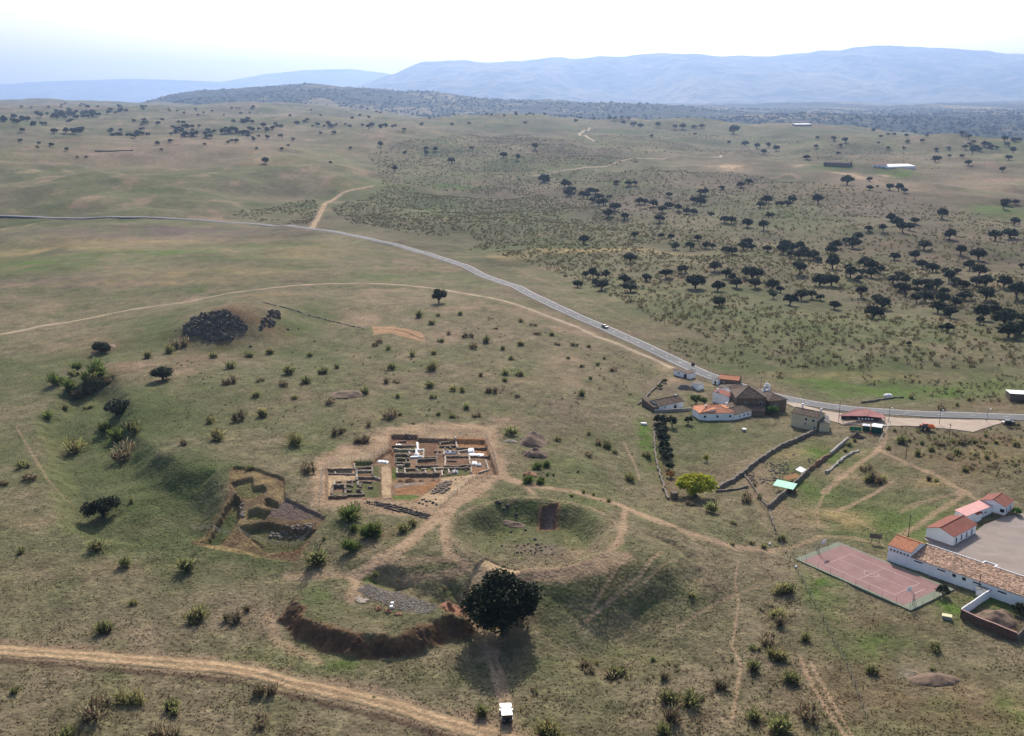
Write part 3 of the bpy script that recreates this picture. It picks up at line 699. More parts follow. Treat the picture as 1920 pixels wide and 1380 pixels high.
# ------------------------------------------------------------------ road, tracks, paved yards
def strip(name, line, half, mat, lift=.12, skirt=.7, wob=0.0, cross=5, tint=None, kind="structure", parent=None):
    pts = np.array(line, float); t = np.gradient(pts, axis=0); t /= np.linalg.norm(t, axis=1)[:, None] + 1e-9
    nrm = np.stack([-t[:, 1], t[:, 0]], 1)
    s = np.concatenate([[0], np.cumsum(np.hypot(*np.diff(pts, axis=0).T))])
    n = max(int(s[-1] / 2.0), 2); q = np.linspace(0, s[-1], n)
    px, py = np.interp(q, s, pts[:, 0]), np.interp(q, s, pts[:, 1]); nx, ny = np.interp(q, s, nrm[:, 0]), np.interp(q, s, nrm[:, 1])
    w1 = half * (1 + wob * fbm(q, q * 0 + 3, 7, 3, 5)); w2 = half * (1 + wob * fbm(q, q * 0 + 9, 7, 3, 6))
    V = []; ks = np.linspace(-1, 1, cross)
    zc = np.max([h(px + nx * w1 * k, py + ny * w1 * k, pits=False) for k in (-1, 0, 1)], axis=0) + lift if skirt > .5 else None
    if zc is not None:
        ker = np.ones(9) / 9; zc = np.convolve(np.pad(zc, 4, mode='edge'), ker, 'valid')
    rows = []
    for k in [None] + list(ks) + [None]:
        e = -1 if k is None and not rows else (1 if k is None else k)
        w = np.where(e < 0, w1, w2) * e
        X, Y = px + nx * w, py + ny * w
        zz = (zc if zc is not None else h(X, Y) + lift * (1 - .55 * e * e))
        if k is None: X, Y = X + nx * e * skirt, Y + ny * e * skirt; zz = zz - skirt if zc is not None else h(X, Y) - .15
        rows.append(np.stack([X, Y, zz], 1))
    V = np.stack(rows, 1); m = V.shape[1]
    k = (np.arange(n - 1)[:, None] * m + np.arange(m - 1)[None]).ravel()
    cc = None
    if tint is not None:     # two worn ruts, a weedy middle and ragged verges
        e_ = np.concatenate([[-1], ks, [1]])[None, :] * np.ones((n, 1)); nz = fbm(V[..., 0].ravel(), V[..., 1].ravel(), 2.5, 3, 61).reshape(n, m)
        rut = np.exp(-((np.abs(e_) - .48) / .22) ** 2); mid_ = np.exp(-(e_ / .2) ** 2); edge = sst(.72, 1.0, np.abs(e_) + .2 * nz)
        f_ = (.80 + .28 * rut + .16 * nz)[..., None]; cc = np.array(tint) * f_
        w_ = np.clip(.35 * mid_ * (1 + 1.5 * nz) + .75 * edge, 0, 1)[..., None]; cc = (cc * (1 - w_) + np.array((.15, .13, .08)) * w_).reshape(-1, 3)
    me = mesh_np(name, V.reshape(-1, 3), np.stack([k, k + m, k + m + 1, k + 1], 1)[:, ::-1], cc, smooth=True)
    o = link(name, me, mat, parent)
    return tag(o, kind=kind), (px, py, nx, ny, zc, q)
ASPH = M("worn_asphalt", (.15, .15, .153), rough=.85, var=.13, scale=.25, bump=.12, bscale=6, spec=.10, stain=.25)
DIRT = M("dirt_track_soil", (.40, .275, .165), rough=.95, var=.25, scale=.5, bump=.5, bscale=2.0, spec=.05, stain=.35)
DIRT2 = M("pale_track_soil", (.37, .30, .21), rough=.95, var=.22, scale=.4, bump=.4, bscale=2.0, spec=.05, stain=.3)
CONC = M("pale_concrete", (.36, .285, .225), rough=.85, var=.14, scale=.18, bump=.15, bscale=5, stain=.4)
YARD = M("yard_concrete", (.27, .225, .20), rough=.9, var=.14, scale=.12, bump=.2, bscale=4, stain=.3)
WHITE_LINE = M("road_paint", (.75, .75, .73), rough=.6, var=.2, scale=1.5, stain=.4)
_, RD = strip("road", ROAD, 3.5, ASPH, lift=.25, skirt=.9)
def road_lines():
    px, py, nx, ny, zc, q = RD; V = []; Fc = []
    for off, dash in ((-3.1, 0), (3.1, 0), (0, 1)):
        for i in range(len(q) - 1):
            if dash and (i % 6) > 0: continue
            b = len(V); w = .08
            for j in (i, i + 1):
                for e in (-w, w): V.append((px[j] + nx[j] * (off + e), py[j] + ny[j] * (off + e), zc[j] + .012))
            Fc.append((b, b + 1, b + 3, b + 2))
    tag(link("road_markings", mesh_np("road_markings", np.array(V), np.array(Fc)), WHITE_LINE), kind="structure")
road_lines()
strip("dirt_track", TRACK_FRONT, 2.1, GROUND, lift=.16, skirt=.4, wob=.14, cross=15, tint=(.36, .25, .15))
strip("dirt_track", TRACK_BACK, 1.6, GROUND, lift=.18, skirt=.4, wob=.12, cross=11, tint=(.36, .29, .20))
strip("dirt_track", TRACK_BRANCH, 2.4, GROUND, lift=.3, skirt=.4, wob=.12, cross=11, tint=(.38, .27, .17))
strip("dirt_track", TRACK_FARM, 1.9, DIRT2, lift=.6, skirt=.4, wob=.15, cross=5)
strip("dirt_track", TRACK_TOP, 3.2, DIRT2, lift=1.6, skirt=.4, wob=.15, cross=5)

def drape(name, poly, mat, lift=.1, step=2.0, skirt=.5, flat=None, kind="structure"):
    poly = [tuple(p[:2]) for p in poly]
    e = []
    for i in range(len(poly)):
        a, b = np.array(poly[i]), np.array(poly[(i + 1) % len(poly)]); k = max(1, int(np.hypot(*(b - a)) / step))
        e += [tuple(a + (b - a) * j / k) for j in range(k)]
    ar = np.array(poly); gx, gy = np.meshgrid(np.arange(ar[:, 0].min(), ar[:, 0].max(), step), np.arange(ar[:, 1].min(), ar[:, 1].max(), step))
    gx, gy = gx.ravel(), gy.ravel(); k = sdf(gx, gy, poly) < -.4 * step
    vs_ = [Vector(p) for p in e] + [Vector((a, b)) for a, b in zip(gx[k], gy[k])]
    ne = len(e)
    ov, oe, of, *_r = delaunay_2d_cdt(vs_, [(i, (i + 1) % ne) for i in range(ne)], [], 1, 1e-4)
    X = np.array([p.x for p in ov]); Y = np.array([p.y for p in ov])
    Zs = h(X, Y, pits=False) + lift if flat is None else np.full(len(X), flat)
    V = [(a, b, c) for a, b, c in zip(X, Y, Zs)]; Fs = [tuple(f) for f in of]
    n0 = len(V); V += [(a, b, c - skirt) for a, b, c in V[:ne]]
    Fs += [(i, n0 + i, n0 + (i + 1) % ne, (i + 1) % ne) for i in range(ne)]
    me = bpy.data.meshes.new(name); me.from_pydata(V, [], Fs); me.validate(); me.update()
    return tag(link(name, me, mat), kind=kind)
drape("forecourt", FORECOURT, CONC, lift=.22)
YARD_POLY = LL([(1730,1010),(1790,1052),(1850,1085),(1925,1118),(1990,1140),(2080,1010),(1960,955),(1910,965),(1880,970),(1845,985),(1800,1020)])
drape("school_yard", YARD_POLY, YARD, lift=.2)
POND = LL([(178,284),(215,281.4),(250,280.6),(250,282.8),(210,284.6)])
def pond():
    m, t, b = newmat("pond_water"); b.inputs["Base Color"].default_value = (.12, .13, .12, 1); b.inputs["Roughness"].default_value = .04; b.inputs["Specular IOR Level"].default_value = .6
    zz = float(np.mean([hz(*p) for p in POND])) + 1.0
    drape("pond_water", POND, m, flat=zz, step=12, skirt=4)
pond()
# ------------------------------------------------------------------ plants
OAKLEAF = leafmat("holm_oak_leaves", trans=0.10)
BROOM = leafmat("broom_stems", trans=0.48)
LEAFY = leafmat("garden_leaves", trans=0.3)
BARK = M("oak_bark", (.06, .05, .042), var=.3, scale=3, bump=.6, bscale=8)
TUFTM = leafmat("grass_tufts", trans=0.35)

def quads(c, s, r, up=0.0):
    """leaf quads at centres c with half sizes s, random turns; up>0 makes them lie flatter"""
    n = len(c)
    a = r.normal(size=(n, 3)); b = r.normal(size=(n, 3)); a[:, 2] *= 1 - up; b[:, 2] *= 1 - up
    a /= np.linalg.norm(a, axis=1)[:, None] + 1e-9
    b -= (a * b).sum(1)[:, None] * a; b /= np.linalg.norm(b, axis=1)[:, None] + 1e-9
    s = np.asarray(s).reshape(-1, 1) * np.ones((n, 1))
    V = np.stack([c - a * s, c + b * s * .6, c + a * s, c - b * s * .6], 1).reshape(-1, 3)
    return V, np.arange(4 * n).reshape(n, 4)

def oak_meshes(seed, nl, ls, base=(.040, .050, .025), hratio=.82, lumps=13, trunk_h=.30, spread=1.0, low=.40):
    """unit oak: crown radius about 1 -> (trunk mesh builder, crown mesh)"""
    r = np.random.default_rng(seed); rr = random.Random(seed)
    tot = hratio * 2; t0 = tot * trunk_h
    mb = MB(); cen = []
    lean = (rr.uniform(-.12, .12), rr.uniform(-.12, .12))
    fork = (lean[0], lean[1], t0)
    mb.tube((0, 0, -.12), (lean[0] * .5, lean[1] * .5, t0 * .5), .13, .095, 8); mb.tube((lean[0] * .5, lean[1] * .5, t0 * .5), fork, .095, .085, 8)
    for i in range(lumps):
        an = 2 * math.pi * (i * .618 + rr.uniform(-.08, .08)); rad = spread * (.70 * math.sqrt((i + .6) / lumps))
        zc = t0 + (tot - t0) * (low + .34 * (1 - (rad / .75) ** 2) * rr.uniform(.5, 1.1) + rr.uniform(-.10, .08))
        c = np.array([math.cos(an) * rad + lean[0], math.sin(an) * rad + lean[1], zc]); s = rr.uniform(.20, .44)
        cen.append((c, s))
        if i % 3 == 0 or rad > .45:
            m = (fork[0] + (c[0] - fork[0]) * .45, fork[1] + (c[1] - fork[1]) * .45, fork[2] + (c[2] - fork[2]) * .62)
            mb.tube(fork, m, .05, .035, 5); mb.tube(m, tuple(c), .035, .014, 5)
    wts = np.array([s ** 2 for c, s in cen]); wts /= wts.sum()
    pts = []; shade = []
    for (c, s), w in zip(cen, wts):
        k = max(int(nl * w), 8)
        d = r.normal(size=(k, 3)); d /= np.linalg.norm(d, axis=1)[:, None]
        rad = s * (r.random((k, 1)) ** .35) * (1 + .28 * r.normal(size=(k, 1)) * .6)
        p = c + d * rad * np.array([1.05, 1.05, .90]); pts.append(p)
        shade.append(np.full(k, rr.uniform(.75, 1.3)))
    pts = np.concatenate(pts); shade = np.concatenate(shade)
    V, Fq = quads(pts, ls * r.uniform(.6, 1.3, len(pts)), r, .25)
    col = np.repeat(np.array(base)[None] * shade[:, None] * r.uniform(.6, 1.5, (len(pts), 1)) * np.array([1, 1, 1]) * (1 + r.normal(size=(len(pts), 3)) * .1), 4, 0)
    return mb, mesh_np("crown", V, Fq, np.clip(col, .004, .5))

def tree_things(protos, spots, name, lab, cat, group=None, smat=BARK, cmat=OAKLEAF, sx=None):
    """spots: (x, y, z, crown width, label or None). Each tree: an Empty > trunk, crown."""
    out = []
    for i, (x, y, z, w, lb) in enumerate(spots):
        tm, cm = protos[i % len(protos)]
        e = empty(name, (x, y, z), random.uniform(0, 6.28), lb or lab, cat, None if lb else group)
        k = w / 2.0; asp = random.uniform(.88, 1.14); hgt = random.uniform(.82, 1.12)
        for nm, me, mt in (("trunk", tm, smat), ("crown", cm, cmat)):
            o = link(nm, me, mt, e); o.scale = (k * asp, k / asp, k * hgt)
        out.append(e)
    return out
def mb_mesh(mb, name):
    me = bpy.data.meshes.new(name); me.from_pydata(mb.v, [], mb.f); me.validate(); me.update(); return me
def protos(n, seed0, *a, **k):
    o = []
    for i in range(n):
        mb, cm = oak_meshes(seed0 + i, *a, **k); o.append((mb_mesh(mb, "trunk"), cm))
    return o
def spot(u, v, wpx, lb=None):
    x, y, z = L1(u, v); return (x, y, z, wpx * slant(x, y, z) / F, lb)

# the large oak by the mound, and the five that stand alone
big = protos(1, 5, 26000, .05, base=(.020, .028, .013), lumps=30, hratio=.98, trunk_h=.07, low=.33)
tree_things(big, [spot(947, 1188, 134, None)], "holm_oak", "very large dark holm oak in the foreground, casting a round shadow beside the earth mound", "tree")
lone = protos(3, 40, 3800, .075, lumps=13, hratio=.60, trunk_h=.22)
tree_things(lone, [spot(194, 970, 60, "lone dark flat-topped oak on the green slope west of the pit trench"),
                   spot(306, 712, 44, "lone dark oak on the grass below the rocky outcrop"),
                   spot(219, 777, 50, "dark oak on the brown edge of the western bank"),
                   spot(192, 660, 34, "small dark oak beside a bare brown mound west of the rocky outcrop")], "holm_oak", None, "tree")
roundt = protos(1, 61, 3800, .075, lumps=12, hratio=.78, trunk_h=.14)
tree_things(roundt, [spot(823, 568, 32, "round dark oak alone beside the grassy track near the main road")], "holm_oak", None, "tree")

# oaks of the pasture beyond the road, traced one by one: (x, y of the trunk's foot, crown width) in enlarged crops
OZ3 = [(75,85,50),(110,95,45),(645,105,40),(742,118,55),(795,115,45),(1475,150,45),(1625,130,60),(1685,105,60),(245,130,70),(280,130,50),(295,170,70),(275,195,65),(440,182,60),(485,178,50),(390,218,65),(425,222,65),(510,230,75),(592,228,55),(460,250,50),(510,275,70),(550,272,65),(640,315,85),(592,362,85),(717,380,60),(830,262,65),(865,262,60),(940,282,70),(1060,207,55),(1060,297,75),(1013,327,75),(1135,314,65),(1200,338,65),(1258,347,60),(985,405,78),(1310,190,60),(1345,195,55),(1330,225,50),(1255,255,65),(1305,275,75),(1390,358,50),(1495,405,60),(1550,412,70),(1672,442,85),(1800,465,80),(1845,372,70),(1775,288,75),(1820,255,75),(1910,275,40),
 (395,580,95),(787,530,65),(1003,527,50),(1078,542,55),(1282,548,60),(1113,617,65),(1235,622,70),(1350,608,65),(1405,612,50),(1500,642,70),(1560,655,85),(1640,622,80),(1675,597,85),(1710,622,60),(1832,637,70),(757,722,100),(1160,800,85),(1420,785,90),(410,837,55),(470,842,80),(505,838,50),(570,847,80),(350,912,80),(490,895,70),(540,935,90),(710,885,105),(757,952,120),(880,867,75),(1035,842,100),(1265,918,140),(1440,942,100),(1510,842,90),(1560,872,70),(1590,912,85),(1455,1058,100),(1715,852,140),(1735,915,90),(1865,935,100),(1880,1002,60)]
OZ4 = [(465,97,72),(618,72,36),(618,132,48),(670,115,20),(755,132,55),(815,142,55),(855,152,40),(15,242,50),(60,242,60),(95,222,60),(265,232,72),(1530,260,52),(1550,235,60),(1615,230,40),(1108,328,72),(762,342,66),(800,378,80),(840,418,68),(885,402,60),(925,362,60),(612,412,48),(708,417,55),(1605,375,65),(1575,462,85),(1470,478,85),(1165,467,75),(990,538,85),(535,477,70),(505,528,95),(460,500,50),(395,532,80),(350,562,75),(40,527,75),(95,547,60),(150,542,65),(30,568,75),(170,572,75),(80,592,50),(140,602,70),(200,608,60),(240,602,70),(265,622,50),(1235,572,78),(1360,612,92),(785,608,75),(928,613,78),(975,668,65),(1048,692,75),(365,672,88),(145,703,95),(590,648,85),(478,690,70),(490,733,90),(565,712,60),(625,682,85),(630,727,75),(690,702,60),(545,752,50),(275,782,105),(360,782,95),(1300,682,75),(1360,713,80),(1140,712,60),(1215,702,50),(1160,757,75),(1200,782,75),(1255,802,70),(780,768,75),(820,735,60),(870,767,60),(820,817,70),(860,852,75),(945,792,70),(935,832,50),(1000,792,80),(1025,822,60),(1075,812,80),(1130,842,60),(1350,782,75),(1410,797,100),(1530,797,95),(1620,872,100),(1410,885,100),(940,902,75),(1000,892,90),(560,862,80),(75,912,85),(155,882,90),(225,872,70),(280,882,55),(10,832,60),(380,942,70),(665,897,80),(710,945,95),(640,1007,115),(1120,907,95),(1200,922,80),(1265,882,85),(1085,968,90),(1165,1002,100),(1390,1018,100),(1465,1002,90),(1535,1062,130),(1370,1047,60),(1560,1135,130),(1640,1115,110),(1660,1032,80),(1110,1085,50),(1150,1097,70),(1655,662,40),(890,1188,35)]
OZ2 = [(88,440,28),(22,481,24),(120,565,40),(390,568,18),(945,457,20),(960,432,20),(990,446,24),(875,427,25),(918,437,22),(830,382,40),(812,417,14),(687,387,12),(610,364,20),(640,363,26),(685,361,18),(712,361,20),(547,359,22),(418,346,18),(455,356,26),(480,359,22),(385,330,16),(350,322,14),(170,312,10),(205,312,10),(240,338,16),(522,395,14),(1140,436,18),(1205,407,20),(1250,415,24),(1145,402,16),(1230,430,16),(1225,460,16),(1105,478,24),(1585,488,26),(1600,484,20),(1710,500,22),(1838,526,20),(1700,440,20),(1725,460,30),(1770,432,20),(1690,470,16),(1640,470,14),(1880,455,22),(1905,410,18),(1880,408,16),(1590,445,16),(1470,440,14),(1410,440,14),(1375,420,12),(1325,360,10),(1410,352,12),(1860,480,20),(1820,440,16),(52,345,14)]
OZ1 = [(995,492,25),(1240,494,14),(962,439,12),(1058,444,16),(1080,430,14),(1100,407,14),(605,445,12),(250,445,15),(195,430,18),(140,437,12),(85,375,18),(72,412,16),(148,422,14),(290,473,10),(325,471,10),(1427,432,22),(1517,459,18),(1598,444,20),(1632,448,20),(1600,460,18),(1694,494,28),(1767,442,18),(1887,472,26),(1480,524,22),(1312,440,14),(1580,352,16),(1692,350,14),(1760,348,14),(1610,326,10),(1350,318,14),(1385,324,14),(1320,328,14),(875,340,16),(1032,348,14),(1112,348,20),(1202,316,10),(1087,318,12),(1005,400,18),(1052,396,18),(950,400,12),(765,424,12),(640,414,18),(590,424,18),(1250,382,18),(1235,352,16),(1200,382,12),(1515,370,14),(1475,358,14)]
_r = random.Random(3)
def cluster(u, v, ru, rv, n, w): return [(u + _r.gauss(0, .5) * ru, v + _r.gauss(0, .5) * rv, w * _r.uniform(.8, 1.25)) for _ in range(n)]
OPX = [(1000 + a / 4.174, 320 + b / 4.174, w / 4.174) for a, b, w in OZ3] + [(1460 + a / 3.632, 320 + b / 3.632, w / 3.632) for a, b, w in OZ4] + [(960 + a / 2, 60 + b / 2, w / 2) for a, b, w in OZ2] + [(a / 2, 60 + b / 2, w / 2) for a, b, w in OZ1]
for cl in [(120,219,55,7,26,8),(30,228,35,8,12,8),(75,235,25,4,6,8),(165,213,60,6,14,7),(225,208,40,6,10,7),(130,248,28,4,9,9),(250,252,60,10,18,8),(360,254,50,7,20,8),(440,250,35,5,14,9),(500,244,40,6,10,8),(345,241,35,4,9,8),(465,230,22,3,8,8),(300,230,60,8,10,7),(420,210,160,8,18,5),(150,200,140,7,20,5),(620,236,80,8,12,7),(700,240,40,3,8,8),(480,265,120,10,6,8),(700,205,80,6,12,5),(830,214,60,3,12,5),(960,216,90,4,12,5),(1150,222,60,4,10,6),(1700,255,120,14,12,8),(1850,275,60,14,12,9)]:
    OPX += cluster(*cl)
ou = np.array(OPX); ox, oy, oz = land(ou[:, 0], ou[:, 1])
orders = np.argsort(-ou[:, 2])
oaks = [(ox[i], oy[i], oz[i] - .05, ou[i, 2] * slant(ox[i], oy[i], oz[i]) / F * 1.12, None, ou[i, 0], ou[i, 1]) for i in orders if 250 < oy[i] < 5200]
mid = protos(10, 100, 1700, .115, lumps=12, hratio=.82, trunk_h=.15, low=.34) + protos(4, 120, 1300, .12, lumps=8, hratio=.92, trunk_h=.18, spread=.85, low=.36)
near_o = [o for o in oaks[:285]]
def region(o):
    u, v, w = o[5], o[6], o[3]
    if u < 700: return ("small dark oak far off on the left plain beyond the road", "oaks on the far left plain")
    if v < 330: return ("dark oak far off on the upper pasture near the skyline", "oaks on the upper pasture")
    if v < 470: return ("dark round oak on the scrubby middle slope below the two farm sheds", "oaks on the middle slope")
    if u > 1450: return ("dark oak in the scattered grove on the right slope above the bend of the road", "oaks of the right grove")
    return ("dark oak on the scrub pasture just beyond the straight of the road", "oaks beyond the road")
for i, o in enumerate(near_o):
    lb, gp = region(o)
    tree_things([mid[i % len(mid)]], [o[:5]], "holm_oak", lb, "tree", gp)

def merge_copies(items):
    """items: (mesh, x, y, z, scale, turn) -> one set of arrays, for far things nobody could tell apart"""
    Vs, Fs, Cs = [], [], []; b = 0
    by = {}
    for it in items: by.setdefault(it[0].name, (it[0], []))[1].append(it[1:])
    for me, tr in by.values():
        n = len(me.vertices); v = np.empty(n * 3, np.float32); me.vertices.foreach_get("co", v); v = v.reshape(-1, 3)
        c = np.empty(n * 4, np.float32); me.attributes["Col"].data.foreach_get("color", c); c = c.reshape(-1, 4)[:, :3]
        f = np.empty(len(me.loops), np.int32); me.loops.foreach_get("vertex_index", f); f = f.reshape(-1, 4)
        t = np.array(tr, float); m = len(t); ct, st, k = np.cos(t[:, 4])[:, None], np.sin(t[:, 4])[:, None], t[:, 3][:, None]
        w = np.stack([(v[None, :, 0] * ct - v[None, :, 1] * st) * k + t[:, 0:1], (v[None, :, 0] * st + v[None, :, 1] * ct) * k + t[:, 1:2], v[None, :, 2] * k + t[:, 2:3]], 2)
        Vs.append(w.reshape(-1, 3)); Fs.append((f[None] + (np.arange(m) * n)[:, None, None]).reshape(-1, 4) + b)
        Cs.append((c[None] * rng.uniform(.8, 1.25, (m, 1, 1))).reshape(-1, 3)); b += m * n
    return np.concatenate(Vs), np.concatenate(Fs), np.concatenate(Cs)
tiny = [oak_meshes(200 + i, 90, .36, lumps=5, hratio=.66, trunk_h=.12)[1] for i in range(3)]
its = [(tiny[i % 3], o[0], o[1], o[2] - .1, o[3] / 2, i * 1.7) for i, o in enumerate(oaks[285:])]
# the woods on the hills behind: crowns standing on the wooded slopes
xs = rng.uniform(-.45, .62, 9000); ds = 4000 * (8000 / 4000) ** rng.random(9000)
wx, wy = xs * ds, ds; wz = _hw(wx, wy) + fbm(wx, wy, 700, 5, 12) * 26 + np.abs(fbm(wx, wy, 70, 2, 2)) * 7
cw = np.array([.026, .036, .020])
V_, F_, C_ = merge_copies(its); tag(link("far_oaks", mesh_np("far_oaks", V_, F_, C_), OAKLEAF), "scattered dark oaks far off on the plain and along the skyline", "trees", kind="stuff")
blob = oak_meshes(210, 16, .75, base=(.032, .042, .022), lumps=3, hratio=.6, trunk_h=.02)[1]
keep = fbm(wx, wy, 420, 3, 6) > -.45
V_, F_, C_ = merge_copies([(blob, wx[i], wy[i], wz[i] - 1, rng.uniform(5, 9), i) for i in np.where(keep)[0]])
tag(link("far_woodland", mesh_np("far_woodland", V_, F_, C_), OAKLEAF), "blue-green woodland on the hills between plain and mountains", "woodland", kind="stuff")

# broom shrubs on the hill, each a thing of its own
def broom_mesh(seed, n, wid, col, bare=.35):
    r = np.random.default_rng(seed)
    nst = int(r.integers(4, 8)); V = []; Cc = []
    heads = r.normal(size=(nst, 2)) * .30
    hs = r.uniform(.55, 1.3, nst)
    for i in range(n):
        j = i % nst; an = r.uniform(0, 6.283); tilt = abs(r.normal(0, .5)); ln = hs[j] * r.uniform(.55, 1.15)
        d = np.array([math.cos(an) * math.sin(tilt), math.sin(an) * math.sin(tilt), math.cos(tilt)])
        t0 = r.uniform(0, .72); p0 = np.array([heads[j, 0], heads[j, 1], 0]) + d * ln * t0; p1 = p0 + d * ln * r.uniform(.16, .42) + r.normal(size=3) * .05
        sd_ = np.cross(d, r.normal(size=3)); sd_ /= np.linalg.norm(sd_) + 1e-9; w = wid * r.uniform(.6, 1.3)
        V += [p0 - sd_ * w * .5, p0 + sd_ * w * .5, p1 + sd_ * w, p1 - sd_ * w]
        woody = r.random() < bare * (1 - t0)
        c = (np.array([.10, .065, .045]) if woody else np.array(col) * r.uniform(.65, 1.45)) * (1 + r.normal(size=3) * .06)
        Cc += [c] * 4
    V = np.array(V); V[:, 2] = np.maximum(V[:, 2], -.05)
    return mesh_np("broom_shrub", V, np.arange(len(V)).reshape(-1, 4), np.clip(np.array(Cc), .01, .6))
G1, G2, G3 = (.215, .225, .095), (.25, .24, .10), (.24, .20, .125)
SHRUB = [broom_mesh(300 + i, 900, .034, c, b) for i, (c, b) in enumerate([(G1, .35), (G2, .2), (G3, .5), (G1, .25), (G2, .35), (G1, .5)])]
LUSHS = [broom_mesh(320 + i, 1000, .04, (.115, .155, .042), .15) for i in range(2)]
BARE = [broom_mesh(330 + i, 640, .03, (.19, .165, .10), .55) for i in range(2)]
S4 = [(190,565,50),(215,545,50),(275,585,50),(390,622,55),(520,612,50),(560,545,50),(430,405,60),(500,445,70),(545,400,30),(670,392,45),(690,515,60),(730,515,45),(745,575,60),(825,548,60),(910,588,40),(1010,562,60),(1005,432,40),(1080,452,40),(1190,505,40),(1310,562,60),(1390,572,40),(1350,682,40),(1440,675,40),(1530,705,45),(1360,845,60),(1400,752,35),(960,642,45),(930,725,70),(1005,735,60),(925,765,50),(785,735,45),(640,820,50),(680,822,55),(845,825,60),(990,855,40),(500,795,80),(515,855,55),(530,702,80),(280,702,60),(260,772,60),(310,772,40),(130,825,60),(310,855,40),(275,965,90),(330,952,40),(710,915,60),(760,962,50),(610,965,50),(640,968,40),(555,955,35),(950,1070,95),(115,1105,80),(150,1015,50),(10,1045,50),(405,1002,20),(1100,1260,60),(1150,1245,50),(1050,1335,60),(1130,1325,40),(1190,1292,20),(1210,1095,50),(1445,1115,50),(1510,1135,80),(1540,1165,40),(1625,1315,70),(1715,1195,60),(1390,1185,40),(1400,1062,40),(1330,1278,20),(1160,1292,25),(1100,500,35),(1215,560,30),(1275,640,30),(1480,640,30),(870,470,30),(600,500,40)]
S3 = [(350,1235,130),(1120,1165,120),(1220,1062,100),(1350,1045,80),(1180,795,90),(1290,735,60),(1390,722,60),(1480,825,90),(1590,735,50),(1670,825,80),(1580,875,80),(1740,1135,90),(1860,1175,80),(1500,1195,110),(1290,1312,60),(1590,1325,90),(640,1255,130),(700,1115,120),(920,690,80),(760,745,70),(450,855,90),(380,835,70),(420,935,100),(300,875,80),(520,832,100),(480,890,90),(360,900,70),(560,870,70),(400,800,60),(940,1192,60),(1080,1075,80),(1330,942,50),(1700,975,60),(1520,955,40),(1870,925,60),(1180,875,70),(1340,865,40),(1460,885,50),(1740,795,40),(120,1305,80),(340,1005,60),(460,1005,60),(250,1055,60),(600,1165,80),(540,1120,70),(1100,740,50),(860,720,60)]
S6 = [(20,80,40),(155,50,60),(690,168,40),(480,418,130),(95,435,60),(650,505,90),(960,515,130),(540,835,95),(1050,780,120),(1210,780,130),(1280,730,60),(70,1155,70),(500,1265,150),(640,1190,90),(710,1190,100),(910,1240,140),(1370,1160,100),(1350,1315,90),(330,1382,100),(850,1382,120),(685,695,50),(1000,800,60),(560,850,40)]
S8 = [(410,205,130),(520,285,80),(560,285,100),(690,262,100),(750,235,70),(445,262,50),(240,430,160),(440,355,90),(295,305,40),(1110,1205,100),(1650,985,80),(1790,1000,120),(1450,1298,130),(1340,18,50),(1410,18,40),(1635,68,30),(1680,78,25),(1755,112,40),(1565,83,25),(1715,107,15),(560,500,50),(680,520,30),(548,1120,30),(920,560,40)]
S7 = [(365,905,90),(545,965,110),(600,950,70),(900,1000,80),(1030,1160,150),(940,1140,120),(1100,1130,100),(960,1295,150),(100,1355,160),(860,1372,110),(1280,1068,120),(1490,925,100),(1500,785,80),(1690,585,90),(1720,405,100),(1600,745,100),(1690,855,110),(1750,1005,120),(1520,1268,120),(1660,1345,140),(1570,95,50),(1485,70,40),(1700,55,60),(1355,82,35),(1080,432,60),(820,865,40),(440,890,40),(1620,1240,60)]
S8b = [(140,35,120),(100,285,100),(290,405,80),(170,705,120),(300,970,140),(90,1095,140),(80,555,110),(30,510,80),(1270,475,100),(780,635,90),(1230,622,40),(40,1000,60)]
S5 = [(560,1185,110),(810,1105,90),(890,1085,60),(420,1135,50),(110,795,50),(20,955,60),(1690,965,130),(1640,970,80),(1760,975,80),(1640,885,80),(1790,742,40),(1870,705,90),(1840,625,30),(720,1260,60),(860,1000,50),(1490,760,50)]
SC2 = [(1120,535,80),(1290,455,70),(1420,515,70),(1470,445,90),(1540,440,80),(1480,655,70),(990,445,80),(1050,430,60),(1160,455,50),(1230,505,60),(1380,440,50),(1590,470,50),(1620,392,50),(1710,445,50),(1850,460,60),(1870,312,50),(1300,195,60),(1500,125,50),(1420,165,40),(1060,105,60),(1210,725,60),(1270,730,60),(900,495,40),(730,660,50),(770,740,70),(830,745,80),(1360,560,50),(1650,560,50),(1700,620,40),(600,460,60),(650,430,50),(1560,540,40)]
sp = []
for lst, (a, b, s) in ((S4, (640,460,3)), (S3, (0,400,2.743)), (S6, (0,880,2.761)), (S8, (500,900,2.743)), (S7, (1000,1000,3.632)), (S8b, (1440,1100,4)), (S5, (1180,640,3.692)), (SC2, (1440,720,4))):
    sp += [(a + x / s, b + y / s, w / s * (1.25 if lst is S7 or lst is S8b else 1.0)) for x, y, w in lst]
sp = sorted(sp, key=lambda t: -t[2])[:296]
sa = np.array(sp); sx_, sy_, sz_ = land(sa[:, 0], sa[:, 1])
def shrub_region(u, v):
    if v > 1230 and u < 700: return ("broom shrub in the near field below the foreground dirt track", "shrubs below the foreground track")
    if v > 1070 and u > 960: return ("broom shrub on the tussocky slope in the lower right", "shrubs on the lower right slope")
    if u > 1180: return ("wild shrub on the waste ground around the village houses", "shrubs around the village")
    if u < 330 and v < 900: return ("green broom shrub along the steep western bank", "shrubs on the western bank")
    if v > 900: return ("broom shrub beside the trenches and the earth mound", "shrubs beside the trenches")
    return ("olive broom shrub on the dry grass hilltop behind the excavation", "shrubs on the hilltop")
ONES = {0: "largest dark broom thicket on the slope right of the white vehicle"}
